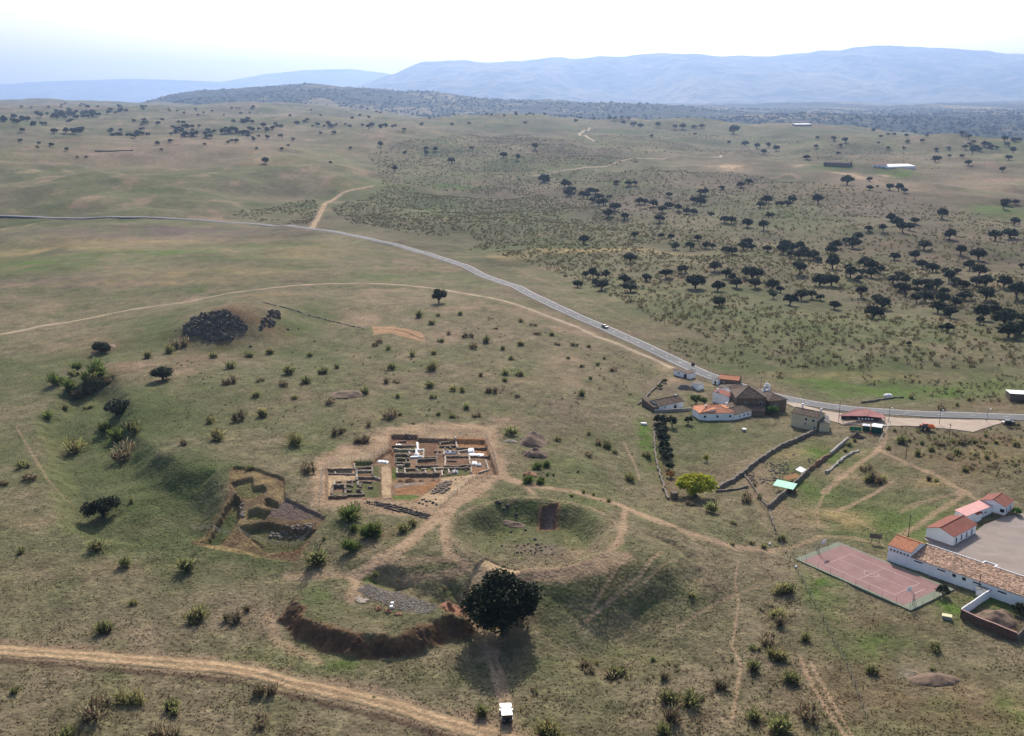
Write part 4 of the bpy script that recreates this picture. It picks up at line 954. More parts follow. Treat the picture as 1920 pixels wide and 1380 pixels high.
for i, ((u, v, w), x, y, z) in enumerate(zip(sp, sx_, sy_, sz_)):
    lb, gp = shrub_region(u, v)
    k = w * slant(x, y, z) / F
    me = LUSHS[i % 2] if ((620 < u < 720 and 930 < v < 1030) or (u < 330 and 640 < v < 900 and i % 3 == 0) or (950 < u < 1090 and 860 < v < 960)) else (BARE[i % 2] if (i % 9 == 4) else SHRUB[i % 6])
    o = link("broom_shrub", me, BROOM, None, (float(x), float(y), float(z) - .05), random.uniform(0, 6.28)); o.scale = (k * .62, k * .62, k * random.uniform(.42, .62))
    tag(o, lb, "shrub", gp)

# scrub of the wide fields: thousands of low bushes, one object
def scrub_points(n, poly_px, wmin, wmax, seed, dens=None):
    r = np.random.default_rng(seed); a = np.array(poly_px, float)
    u = r.uniform(a[:, 0].min(), a[:, 0].max(), n); v = r.uniform(a[:, 1].min(), a[:, 1].max(), n)
    ins = sdf_big(u, v, poly_px) < 0
    return u[ins], v[ins], r
def scrub():
    tmpl = [broom_mesh(400 + i, 26, .17, c, .3) for i, c in enumerate([(.085,.095,.036), (.11,.088,.046), (.085,.073,.038), (.10,.104,.043), (.075,.09,.032)])]
    for t in tmpl: pass
    items = []
    def go(n, poly, w0, w1, seed, thresh=-.25, sc=60, hk=.75):
        r = np.random.default_rng(seed); A = np.array(LL(poly)); # even over the ground, thinned by distance so they do not clog
        x0, x1, y0, y1 = A[:, 0].min(), A[:, 0].max(), A[:, 1].min(), A[:, 1].max()
        x = r.uniform(x0, x1, n); y = r.uniform(y0, y1, n)
        k = (sdf_big(x, y, A) < 0) & (sdf(x, y, FORECOURT) > 1) & (fbm(x, y, sc, 4, seed) > thresh) & (pdist(x, y, ROAD, 14) > 6) & (pdist(x, y, TRACK_BRANCH, 10) > 4)
        x, y = x[k], y[k]; z = h(x, y)
        for i in range(len(x)):
            items.append((tmpl[r.integers(0, 5)], x[i], y[i], z[i] - .05, r.uniform(w0, w1) * .5, r.uniform(0, 6.28)))
    go(34000, [(1010,500),(830,455),(660,420),(620,390),(720,350),(960,345),(1200,420),(1480,470),(1920,520),(1950,690),(1700,690),(1480,690),(1230,600)], 1.4, 3.8, 51, -.45)
    go(28000, [(720,350),(690,290),(740,270),(960,250),(1200,300),(1420,330),(1920,420),(1920,520),(1480,470),(1200,420),(960,345)], 1.6, 4.2, 52, -.5, 120)
    go(1500, [(430,400),(590,375),(600,405),(575,422),(460,412)], 1.6, 3.4, 53, -.5)
    go(5000, [(960,250),(1200,240),(1500,262),(1900,300),(1900,330),(1500,300),(1250,290),(1000,310)], 2.0, 4.5, 54, -.1, 150)
    go(1500, [(1250,660),(1500,720),(1920,760),(1920,690),(1480,680),(1260,630)], 1.2, 2.6, 55, -.3)
    go(420, [(1680,800),(1920,800),(1930,900),(1800,890),(1720,850)], 1.0, 2.4, 56, -.1, 20)
    go(500, [(850,590),(1000,600),(1240,690),(1180,820),(1060,860),(940,760)], .8, 1.8, 57, .1, 20)
    go(500, [(330,680),(640,640),(820,680),(900,780),(560,830),(330,830)], .8, 1.8, 58, .1, 20)
    go(700, [(1000,1290),(1300,1230),(1480,1100),(1560,1380),(900,1390)], .7, 1.7, 59, .05, 14)
    its_ = sorted(items, key=lambda t: t[0].name)
    V, Fc, C = merge_copies(its_)
    tag(link("scrub", mesh_np("scrub", V, Fc, C), BROOM), "low olive and brown scrub dotted over the fields", "scrub", kind="stuff")
scrub()

# tufts of grass and weeds over the near ground, one object
def tufts(n):
    r = np.random.default_rng(77)
    u = r.uniform(-40, 1960, n); v = 600 + 800 * r.random(n) ** .75
    x, y = P(u, v, 3.0); z = h(x, y)
    bad = np.zeros(n, bool)
    for p in (PIT_MAIN, PIT_COURT, PIT_ANNEX, YARD_POLY, FORECOURT): bad |= sdf(x, y, p) < .5
    for l, w in ((TRACK_FRONT, 2.3), (TRACK_BACK, 1.9), (ROAD, 5)): bad |= pdist(x, y, l, 8) < w
    c = ground_colour(x, y)
    bare = (c[:, 0] > .27) & (r.random(n) < .85)
    cl = fbm(x, y, 5, 3, 14) > r.uniform(-1.0, 1.1, n)
    k = ~bad & ~bare & cl; x, y, z, c = x[k], y[k], z[k], c[k]; n = len(x)
    s = r.uniform(.10, .27, n); V = []; C = []
    base = np.stack([x, y, z], 1)
    for j in range(3):
        an = r.uniform(0, 6.283, n); dx, dy = np.cos(an) * s, np.sin(an) * s; ln = s * r.uniform(.35, .85, n)
        tip = np.stack([r.normal(0, .35, n) * s, r.normal(0, .35, n) * s, ln], 1)
        p0 = base + np.stack([-dx, -dy, -.04 + 0 * s], 1); p1 = base + np.stack([dx, dy, -.04 + 0 * s], 1)
        V.append(np.stack([p0, p1, base + tip + .35 * np.stack([dx, dy, 0 * s], 1), base + tip - .35 * np.stack([dx, dy, 0 * s], 1)], 1))
        C.append(np.repeat((c * np.where(r.random((n, 1)) < .16, r.uniform(1.8, 3.0, (n, 1)), r.uniform(.9, 2.0, (n, 1))) * np.array([1.0, .97, .88]))[:, None], 4, 1))
    V = np.concatenate(V).reshape(-1, 3); C = np.concatenate(C).reshape(-1, 3)
    tag(link("grass", mesh_np("grass", V, np.arange(len(V)).reshape(-1, 4), np.clip(C, .01, .6)), TUFTM), "dry grass tussocks covering the near ground", "grass", kind="stuff")
tufts(90000)
# ------------------------------------------------------------------ building materials
WHITEW = M("whitewash", (.88, .87, .86), rough=.9, var=.05, scale=.5, stain=.12)
CREAM = M("cream_render", (.60, .50, .33), rough=.9, var=.08, scale=.5, stain=.3)
RUBBLEW = M("rubble_masonry", (.155, .115, .085), var=.35, scale=2.2, bump=.6, bscale=5)
GREYW = M("grey_render", (.30, .28, .25), var=.15, scale=.8, stain=.4)
ROSEW = M("rose_plinth", (.36, .22, .19), var=.12, scale=.8)
T_OLD = M("old_brown_tiles", (.115, .080, .060), var=.3, scale=1.2, wave=('X', 2.5, .4), stain=.4)
T_MIX = M("weathered_mixed_tiles", (.31, .20, .14), var=.4, scale=1.0, wave=('X', 3.0, .75), stain=.5)
T_ORANGE = M("orange_tiles", (.52, .215, .115), var=.14, scale=.8, wave=('X', 3.0, .18))
T_RED = M("dark_red_sheet", (.235, .07, .05), rough=.75, var=.14, scale=.5, wave=('X', 1.5, .08), stain=.25)
T_PINK = M("pink_sheet", (.68, .36, .33), rough=.8, var=.08, scale=.4)
T_GREY = M("grey_slate_roof", (.16, .145, .135), var=.25, scale=1.0, wave=('X', 3.0, .25))
T_MAROON = M("maroon_sheet", (.27, .085, .085), rough=.7, var=.2, scale=.6, stain=.25)
GLASSD = M("dark_panes", (.02, .022, .028), rough=.25, var=.2, scale=2, spec=.5)
WOODD = M("dark_wood", (.07, .05, .04), var=.3, scale=3)
STEEL = M("grey_steel", (.22, .22, .22), rough=.5, var=.15, scale=3, spec=.4, metal=.3)
RUSTP = M("rusty_pipe", (.16, .08, .05), var=.3, scale=4)
GREENC = M("green_canvas", (.03, .22, .10), var=.2, scale=1)
WHITEC = M("white_sheeting", (.82, .82, .82), rough=.8, var=.06, scale=1.5, bump=.3, bscale=2)
GREYC = M("grey_sheeting", (.40, .42, .45), rough=.75, var=.15, scale=1.5, bump=.3, bscale=2)
MINT = M("mint_sheet", (.40, .78, .56), rough=.7, var=.1, scale=1, stain=.15)
DRYST = M("dry_stone", (.155, .130, .105), var=.45, scale=2.5, bump=.7, bscale=4)
RUINST = M("excavated_masonry", (.17, .13, .098), var=.4, scale=2.0, bump=.6, bscale=5)
RUINLT = M("pale_masonry", (.37, .31, .245), var=.25, scale=1.5, bump=.4, bscale=4)
ROCKM = M("dark_outcrop_rock", (.105, .09, .072), var=.5, scale=.8, bump=.8, bscale=2)
BLOCKM = M("dark_cut_stone", (.085, .072, .064), var=.35, scale=2)
EARTH = M("spoil_earth", (.155, .105, .075), var=.35, scale=1.2, bump=.8, bscale=2.5)
EARTHR = M("red_earth", (.24, .115, .065), var=.3, scale=1.2, bump=.8, bscale=2.5)
CARW = M("white_car_paint", (.85, .85, .84), rough=.3, var=.03, scale=1, spec=.5)
CARG = M("grey_car_paint", (.10, .11, .12), rough=.3, var=.05, scale=1, spec=.5)
CARR = M("red_machine_paint", (.45, .07, .04), rough=.45, var=.1, scale=1, spec=.4)
CARO = M("orange_machine_paint", (.70, .20, .04), rough=.5, var=.1, scale=1, spec=.4)
RUBBER = M("tyre_rubber", (.02, .02, .02), var=.2, scale=5)
LAMPG = M("red_lamp_glass", (.35, .02, .02), rough=.3, var=.1, scale=5, spec=.5)

def frame_of(a, b):
    """front edge from pixel a to pixel b -> origin, length, turn (x along the front, y away from the viewer)"""
    ax, ay, az = L1(*a); bx, by, bz = L1(*b)
    return (ax, ay, min(az, bz)), math.hypot(bx - ax, by - ay), math.atan2(by - ay, bx - ax)

def opening(parent, name, face, L, D, at, z, w, hh, pane=GLASSD, frame=WHITEW):
    """a framed window or door on face f/r/l/b: frame proud of the wall, pane as its child"""
    def place(x0, x1, z0, z1, o0, o1, mb):
        if face == 'f': mb.box(x0, x1, -o1, -o0, z0, z1)
        elif face == 'b': mb.box(L - x1, L - x0, D + o0, D + o1, z0, z1)
        elif face == 'r': mb.box(L + o0, L + o1, x0, x1, z0, z1)
        else: mb.box(-o1, -o0, x0, x1, z0, z1)
    t = .07; fr = MB(); x0, x1 = at - w / 2, at + w / 2
    place(x0 - t, x0, z, z + hh, 0, .05, fr); place(x1, x1 + t, z, z + hh, 0, .05, fr); place(x0 - t, x1 + t, z + hh, z + hh + t, 0, .05, fr)
    if name == "window": place(x0 - t - .05, x1 + t + .05, z - t, z, 0, .09, fr)
    o = fr.build(name, frame, parent)
    pn = MB(); place(x0, x1, z, z + hh, 0, .02, pn); pn.build("pane" if name == "window" else "door_leaf", pane, o)
    return o

def house(name, a, b, depth, wall_h, roof, wm, rm, label, cat="house", pitch=.35, over=.3, wins=(), doors=(), base=None, parent=None, chimney=None, rise=.8, sink=.8, off=0.0, frame=None, lo=None):
    (ox, oy, oz), L, rz = frame if frame else frame_of(a, b)
    D = depth
    if lo is None:
        c, s = math.cos(rz), math.sin(rz)
        lo = min(hz(ox + c * x - s * y, oy + s * x + c * y, pits=False) for x in (0, L) for y in (0, D)) - oz
    e = empty(name, (ox, oy, oz + off), rz, label, cat) if parent is None else parent
    w = MB(); H0 = wall_h; z0 = min(lo, 0) - sink
    if roof == 'gable_x':       # ridge along the front
        r = D / 2 * pitch
        for x in (0, L): pass
        w.add([(0,0,z0),(L,0,z0),(L,D,z0),(0,D,z0),(0,0,H0),(L,0,H0),(L,D,H0),(0,D,H0),(0,D/2,H0+r),(L,D/2,H0+r)],
              [(0,1,5,4),(1,2,6,9,5),(2,3,7,6),(3,0,4,8,7),(4,5,9,8),(7,8,9,6)])
    elif roof == 'gable_y':
        r = L / 2 * pitch
        w.add([(0,0,z0),(L,0,z0),(L,D,z0),(0,D,z0),(0,0,H0),(L,0,H0),(L,D,H0),(0,D,H0),(L/2,0,H0+r),(L/2,D,H0+r)],
              [(0,1,5,8,4),(1,2,6,5),(2,3,7,9,6),(3,0,4,7),(4,8,9,7),(5,6,9,8)])
    elif roof == 'shed':
        r = rise
        w.add([(0,0,z0),(L,0,z0),(L,D,z0),(0,D,z0),(0,0,H0),(L,0,H0),(L,D,H0+r),(0,D,H0+r)],
              [(3,2,1,0),(0,1,5,4),(1,2,6,5),(2,3,7,6),(3,0,4,7),(4,5,6,7)])
    else:
        w.box(0, L, 0, D, z0, H0)
    wo = w.build("wall", wm, e)
    rf = MB(); o = over; t = .14; q = .02
    if roof == 'gable_x':
        r = D / 2 * pitch; k = o * pitch
        rf.slab([(-o,-o,H0-k+t+q),(L+o,-o,H0-k+t+q),(L+o,D/2,H0+r+t+q),(-o,D/2,H0+r+t+q)], t); rf.slab([(-o,D/2+.004,H0+r+t+q),(L+o,D/2+.004,H0+r+t+q),(L+o,D+o,H0-k+t+q),(-o,D+o,H0-k+t+q)], t)
        rf.tube((-o, D/2, H0+r+t+.04), (L+o, D/2, H0+r+t+.04), .11)
    elif roof == 'gable_y':
        r = L / 2 * pitch; k = o * pitch
        rf.slab([(-o,-o,H0-k+t+q),(L/2,-o,H0+r+t+q),(L/2,D+o,H0+r+t+q),(-o,D+o,H0-k+t+q)], t); rf.slab([(L/2+.004,-o,H0+r+t+q),(L+o,-o,H0-k+t+q),(L+o,D+o,H0-k+t+q),(L/2+.004,D+o,H0+r+t+q)], t)
        rf.tube((L/2, -o, H0+r+t+.04), (L/2, D+o, H0+r+t+.04), .11)
    elif roof == 'shed':
        g = rise / D; rf.slab([(-o,-o,H0-o*g+t+q),(L+o,-o,H0-o*g+t+q),(L+o,D+o,H0+rise+o*g+t+q),(-o,D+o,H0+rise+o*g+t+q)], t)
    elif roof == 'hip':
        m = min(L, D) / 2; r = m * pitch; k = o * pitch; zt = H0 + r + t + q; ze = H0 - k + t + q
        A = [(-o,-o,ze),(L+o,-o,ze),(L+o,D+o,ze),(-o,D+o,ze)]
        if L >= D: r1, r2 = (m, D/2, zt), (L - m + .01, D/2, zt); fs = [(0,1,5,4),(1,2,5),(2,3,4,5),(3,0,4)]
        else: r1, r2 = (L/2, m, zt), (L/2, D - m + .01, zt); fs = [(0,1,4),(1,2,5,4),(2,3,5),(3,0,4,5)]
        rf.add(A + [r1, r2] + [(p[0], p[1], p[2] - t) for p in A], fs + [(0,6,7,1),(1,7,8,2),(2,8,9,3),(3,9,6,0),(9,8,7,6)])
        for p in A: rf.tube((p[0], p[1], p[2] + .03), (r1 if (p[0] < L/2 if L >= D else p[1] < D/2) else r2), .09, n=5)
        rf.tube(r1, r2, .10, n=5)
    else:
        rf.slab([(-o,-o,H0+t+q),(L+o,-o,H0+t+q),(L+o,D+o,H0+t+q),(-o,D+o,H0+t+q)], t)
    ro = rf.build("roof", rm, e)
    if chimney:
        for cx, cy, ch in chimney:
            MB().box(cx-.25, cx+.25, cy-.25, cy+.25, H0-.2, H0+ch).box(cx-.32, cx+.32, cy-.32, cy+.32, H0+ch, H0+ch+.1).build("chimney", WHITEW, ro)
    for f, at, z, ww, hh in wins: opening(e, "window", f, L, D, at, z, ww, hh)
    for f, at, ww, hh in doors: opening(e, "door", f, L, D, at, 0.05, ww, hh, WOODD)
    if base:
        bm, bh = base; p = .04
        MB().box(-p, L+p, -p, 0, z0, bh).box(-p, L+p, D, D+p, z0, bh).box(-p, 0, 0, D, z0, bh).box(L, L+p, 0, D, z0, bh).build("plinth", bm, e)
    return e, L, D, rz
def za(x, y): return (1200 + x / 6.4, 670 + y / 6.4)
def zb(x, y): return (1460 + x / 8.0, 750 + y / 8.0)
def ze(x, y): return (1640 + x / 6.857, 900 + y / 6.857)
def zf(x, y): return (1660 + x / 6.9, 1020 + y / 6.9)

# ------------------------------------------------------------------ village by the road
house("white_shed", za(402,206), za(597,262), 3.6, 2.2, 'shed', WHITEW, T_OLD, "small white shed with a dark door at the village end of the dirt track", "shed", rise=.25, over=.12, wins=[('f', 2.8, 1.1, .7, .6)], doors=[('f', 6.2, 1.5, 1.7)])
house("white_store", za(612,366), za(697,398), 3.4, 2.2, 'shed', WHITEW, T_GREY, "windowless white box store with a flat grey roof below the white shed", "shed", rise=.2, over=.06)
house("ruined_barn", za(945,318), za(1180,352), 6.0, 2.5, 'gable_x', RUBBLEW, T_ORANGE, "grey rubble barn with a bright orange tiled roof against the road", "barn", pitch=.35, over=.15, wins=[('f', 2, 1.0, .6, .6)])
house("white_annex", za(866,318), za(932,333), 3.2, 2.0, 'gable_y', WHITEW, T_GREY, "tiny white hut with a dark doorway leaning on the orange roofed barn", "hut", pitch=.3, over=.1, doors=[('f', 1.4, .8, 1.6)])
house("white_house", za(226,645), za(518,604), 6.5, 2.6, 'gable_x', WHITEW, T_OLD, "white house with a long brown tiled roof and white ridge at the village's western edge", pitch=.42, wins=[('f', 3.0, 1.5, .5, .7), ('f', 8.0, 1.5, .5, .7)], doors=[('f', 8.0, 1.4, 1.7)], chimney=[(11.0, 3.3, 1.9)])
house("lean_to", za(160,650), za(222,646), 9.0, 1.7, 'shed', RUBBLEW, T_OLD, "low brown roofed lean-to against the left end of the white house with the brown roof", "lean-to", rise=1.2, over=.2)
hm, hL, hD, hr = house("white_farmhouse", za(712,752), za(1120,752), 9.5, 2.7, 'hip', WHITEW, T_ORANGE, "long white farmhouse with an orange hipped roof and three dark windows facing the field", pitch=.38, over=.2, wins=[('f', 2.0, 1.1, .8, .8), ('f', 6.6, 1.1, .8, .8), ('f', 11.3, 1.1, .8, .8)], chimney=[(3.2, 4.0, 1.9), (12, 7.5, 1.6)])
house("white_wing", za(625,690), za(706,750), 6.5, 2.5, 'shed', WHITEW, T_ORANGE, "angled white wing with an orange lean-to roof at the left end of the long farmhouse", "house", rise=1.1, over=.12)
house("white_cottage", za(1128,752), za(1335,706), 7.5, 2.3, 'gable_x', WHITEW, T_OLD, "white cottage with a brown roof joined to the right end of the long farmhouse", pitch=.35, over=.15, wins=[('f', 3.0, .9, .7, .7), ('f', 5.4, .9, .7, .7), ('f', 7.6, .9, .7, .7)])
house("white_upper_house", za(1062,585), za(1140,552), 7.0, 3.6, 'shed', WHITEW, T_RED, "tall narrow white house with a dark red roof behind the long farmhouse", rise=.9, over=.1, wins=[('f', 2.0, 1.9, 1.6, .8)], chimney=[(1.0, 5.5, 1.9)])
house("white_ridge_house", za(1115,500), za(1250,470), 6.0, 3.4, 'gable_x', WHITEW, T_OLD, "low white house with a brown roof between the red roofed house and the road", pitch=.3, over=.15)
ch, cL, cD, cr = house("stone_church", za(1150,655), za(1500,662), 12.0, 5.6, 'hip', RUBBLEW, T_OLD, "large brown stone church with a steep pyramid roof, the highest building of the village", "church", pitch=.55, over=.35, wins=[('f', 3.5, 3.0, .6, 1.1), ('f', 9.0, 3.0, .6, 1.1)])
MB().box(-2.6, -.02, -3.6, 4, -1, 2.0).build("wall", RUBBLEW, ch); MB().slab([(-2.8,-3.8,2.15),(-.02,-3.8,2.35),(-.02,4.2,2.9),(-2.8,4.2,2.4)], .14).build("roof", T_OLD, ch)
MB().box(cL*.2, cL*.9, -4.6, -.02, -1, 2.2).build("wall", RUBBLEW, ch); MB().slab([(cL*.2-.2,-4.8,2.3),(cL*.9+.2,-4.8,2.3),(cL*.9+.2,-.03,3.3),(cL*.2-.2,-.03,3.3)], .14).build("roof", T_OLD, ch)
h2, L2, D2, r2 = house("stone_hall", za(1545,662), za(1748,646), 10.0, 4.6, 'hip', RUBBLEW, T_OLD, "brown stone hall with a hipped roof between the church and the pale forecourt", "hall", pitch=.42, over=.3, wins=[('f', 3, 2.2, .6, .9)])
def bell_gable():
    mb = MB(); x = L2 * .72; y0, y1 = D2 + .35, D2 + .85
    mb.box(x-1.3, x+1.3, y0, y1, -.5, 5.6); mb.box(x-1.3, x-.5, y0, y1, 5.6, 7.0); mb.box(x+.5, x+1.3, y0, y1, 5.6, 7.0); mb.box(x-1.4, x+1.4, y0, y1, 7.0, 7.4); mb.box(x-.7, x+.7, y0, y1, 7.4, 8.0); mb.box(x-.1, x+.1, y0+.2, y0+.4, 8.0, 9.0); mb.box(x-.35, x+.35, y0+.2, y0+.4, 8.45, 8.62)
    g = mb.build("bell_gable", WHITEW, h2)
    MB().rock((x, (y0+y1)/2, 6.5), .32, (1,1,1.2), jit=0, seed=1).build("bell", STEEL, g)
bell_gable()
house("cream_house", zb(178,385), zb(560,470), 6.5, 5.0, 'gable_x', CREAM, T_OLD, "tall cream house with four small dark windows and a brown roof beside the forecourt", pitch=.35, over=.15, wins=[('f', 5.6, 3.2, .9, .9), ('f', 8.3, 3.2, .9, .9), ('f', 5.4, 1.5, .6, .8), ('f', 8.9, .9, .6, .8)], chimney=[(2, 4.5, 2.6), (9, 4.5, 2.2)])
house("cream_cottage", zb(605,472), zb(758,480), 9.0, 3.0, 'gable_y', CREAM, T_GREY, "low cream cottage with a dark grey roof, joined to the tall cream house", pitch=.45, over=.25, wins=[('r', 2.0, .8, .8, 1.3), ('r', 4.6, .8, .8, 1.3)])
house("roadside_shed", (1893,752), (1945,754), 7, 3.0, 'shed', RUBBLEW, WHITEC, "brown shed with a white roof beyond the road at the right edge", "shed", rise=-.5, over=.2)

def terrace():
    (ox, oy, oz), L, rz = frame_of(zb(935,392), zb(1640,400))
    e = empty("terrace_canopy", (ox, oy, oz), rz, "long maroon roofed terrace canopy open towards the field, beside the cream cottage", "canopy")
    D = 10
    MB().slab([(-.5, 4.0, 2.6), (L*.62, 4.5, 2.7), (L*.70, 10.5, 3.7), (L*.42, 9.5, 3.7)], .16).slab([(L*.62+.1, 4.5, 2.6), (L, 4, 2.3), (L, 8.2, 2.4), (L*.70+.1, 10.4, 3.4)], .16).build("roof", T_MAROON, e)
    for x in (0, L*.2, L*.4, L*.62, L*.85, L*.99): MB().tube((x, 4.6, -.5), (x, 4.6, 2.45), .09).build("post", STEEL, e)
    MB().box(L*.1, L*.98, 8.0, 8.25, -.5, 2.1).build("back_wall", WOODD, e)
    for k in range(5): MB().box(L*(.42+.07*k), L*(.42+.07*k)+.5, 4.0, 4.5, 1.5, 1.9).build("hanging_lamp", WHITEC, e)
terrace()
def tent(a, b, D, hh, label, name="market_tent"):
    (ox, oy, oz), L, rz = frame_of(a, b); e = empty(name, (ox, oy, oz), rz, label, "tent")
    MB().add([(0,0,hh),(L,0,hh),(L,D,hh),(0,D,hh),(L/2,D/2,hh+.45)], [(0,1,4),(1,2,4),(2,3,4),(3,0,4),(3,2,1,0)]).build("top", WHITEC, e)
    MB().box(.02, L-.02, .02, .10, .1, hh-.01).box(L-.10, L-.02, .12, D, .1, hh-.01).box(.02, .1, .12, D, .1, hh-.01).build("skirt", M("dark_green_canvas", (.012,.07,.045), var=.2, scale=1), e)
    for x in (.05, L-.05):
        for y in (.05, D-.05): MB().tube((x, y, -.4), (x, y, hh-.02), .05).build("pole", STEEL, e)
tent(zb(1378,492), zb(1535,516), 4.2, 2.4, "white topped tent with dark green sides, the larger of two beside the terrace canopy")
tent(zb(1252,462), zb(1366,470), 2.4, 1.9, "small round-topped white tent with green sides between the green screen and the larger tent")
def screen():
    (ox, oy, oz), L, rz = frame_of(zb(1065,462), zb(1240,470)); e = empty("green_screen", (ox, oy, oz), rz, "bright green canvas windbreak stretched between posts below the maroon canopy", "windbreak")
    mb = MB(); n = 14
    for i in range(n):
        x0, x1 = L*i/n, L*(i+1)/n; y0, y1 = .12*math.sin(i*1.3), .12*math.sin((i+1)*1.3)
        mb.add([(x0,y0,.1),(x1,y1,.1),(x1,y1,1.5),(x0,y0,1.5),(x0,y0+.03,.1),(x1,y1+.03,.1),(x1,y1+.03,1.5),(x0,y0+.03,1.5)], [(0,1,2,3),(7,6,5,4),(3,2,6,7),(1,0,4,5)])
    mb.build("canvas", GREENC, e)
    for i in range(5): MB().tube((L*i/4, .2, -.4), (L*i/4, .2, 1.6), .04).build("post", STEEL, e)
screen()

# farms far out on the plain
house("farm_shed", (1544,311), (1593,313), 12, 5.5, 'gable_x', RUBBLEW, T_OLD, "long brown roofed farm building far out on the plain, left of the white roofed barn", "farm building", wins=[('f', 6 + 6*i, 1.5, 1.6, 1.2) for i in range(4)])
house("farm_barn", (1664,316), (1716,317), 16, 4.5, 'shed', WHITEW, WHITEC, "far barn with a long bright white roof beside the green field", "barn", rise=2.5)
house("farm_house", (1636,313), (1662,314.5), 10, 4.2, 'gable_x', WHITEW, T_RED, "far red roofed farmhouse touching the left end of the white roofed barn", "farmhouse", wins=[('f', 4, 1.2, 1.5, 1.2), ('f', 10, 1.2, 1.5, 1.2)])
house("distant_shed", (1492,236.5), (1522,236.5), 14, 5, 'shed', GREYW, WHITEC, "tiny pale shed on the far skyline in front of the wooded hills", "shed", rise=2)

# ------------------------------------------------------------------ school
def school():
    (ox, oy, oz), L, rz = frame_of(zf(20,212), zf(1722,822)); L *= 1.02
    g = L * .185; D = 7.2
    wn = [('f', .8 + i * (g - 1.4) / 5.3, 3.0, .5, .5) for i in range(6)]
    e, *_ = house("school_block", None, None, D + .5, 4.2, 'gable_x', WHITEW, T_ORANGE, "white gabled block with an orange roof and six small windows ending the long school wing", "school building", pitch=.40, over=.12, wins=wn, frame=((ox, oy, oz), g, rz), lo=-1)
    c, s = math.cos(rz), math.sin(rz); x0 = g + .03
    L2 = L - x0 + 8
    org = (ox + c * x0, oy + s * x0, oz)
    wn = [('f', 2.0, 2.35, 2.2, .35), ('f', 8.0, 2.3, 2.0, .35), ('f', 11.3, 1.9, .9, .8), ('f', 13.8, 1.9, .9, .8), ('f', 17.0, 2.2, 2.0, .35), ('f', 23.0, 2.1, 2.0, .4), ('f', 32.0, 2.0, 2.2, .4)]
    wing, *_ = house("school_wing", None, None, D, 3.1, 'shed', WHITEW, T_MIX, "very long low white school wing with a weathered mottled tile roof along the sports court", "school building", rise=1.1, over=.18, wins=[(f, a * L2 / 36.0, z, w, q) for f, a, z, w, q in wn], frame=(org, L2, rz), lo=-1)
    for xa in (.40, .71):
        xx = L2 * xa; p = MB().box(xx, xx + 3.0, D + .03, D + 2.0, -1, 3.7).build("porch", WHITEW, wing)
        MB().slab([(xx + .25, D + .2, 4.22), (xx + 2.75, D + .2, 4.22), (xx + 2.75, D + 1.8, 4.0), (xx + .25, D + 1.8, 4.0)], .2).build("porch_roof", T_MIX, p)
        MB().box(xx - .05, xx + .2, D + .03, D + 2.05, 3.7, 4.35).box(xx + 2.8, xx + 3.05, D + .03, D + 2.05, 3.7, 4.35).box(xx + .2, xx + 2.8, D + 1.85, D + 2.05, 3.7, 4.35).build("parapet", WHITEW, p)
    MB().box(-.1, L2 * .40 - .05, D + .22, D + .42, 3.2, 4.55).box(L2 * .40 + 3.05, L2 * .71 - .05, D + .22, D + .42, 3.2, 4.55).box(L2 * .71 + 3.05, L2, D + .22, D + .42, 3.2, 4.55).build("parapet", WHITEW, wing)
    MB().box(L2*.49, L2*.57, -1.6, -.02, -1.2, 1.9).build("boiler_room", WHITEW, wing); MB().slab([(L2*.49-.1,-1.7,2.05),(L2*.57+.1,-1.7,2.05),(L2*.57+.1,-.03,2.15),(L2*.49-.1,-.03,2.15)], .14).build("boiler_roof", GREYW, wing)
    MB().tube((L2*.495, -.5, 1.5), (L2*.495, -.5, 5.0), .11).build("flue", RUSTP, wing)
    return (ox, oy, oz), L, rz
SCH = school()
house("classroom", ze(652,748), ze(1000,864), 12.2, 3.0, 'gable_y', WHITEW, T_RED, "white classroom with a dark red gabled roof and four tall dark windows facing the yard", "school building", pitch=.34, over=.22, base=(ROSEW, .5), wins=[('r', 1.6 + 2.75 * i, .8, .75, 1.6) for i in range(4)])
house("corridor", ze(1165,585), ze(1500,428), 3.3, 2.7, 'shed', WHITEW, T_PINK, "long narrow corridor with a pale pink roof joining the two red roofed classrooms", "school building", rise=.5, over=.18, wins=[('f', 6.2 + 1.6 * i, 1.3, .7, .5) for i in range(3)])
house("porch_block", ze(1310,545), ze(1370,510), 2.4, 2.2, 'shed', WHITEW, T_RED, "small porch with a dark red lean-to roof at the middle of the pink roofed corridor", "porch", rise=.5, over=.12)
house("far_classroom", ze(1345,388), ze(1664,472), 6.5, 2.9, 'gable_y', WHITEW, T_RED, "red roofed white classroom at the far end of the pink roofed corridor", "school building", pitch=.36, over=.2, base=(ROSEW, .5), wins=[('f', 6.0, 1.1, 1.2, 1.0), ('r', 1.4, .9, .8, 1.2), ('r', 4.6, .9, .8, 1.2)])

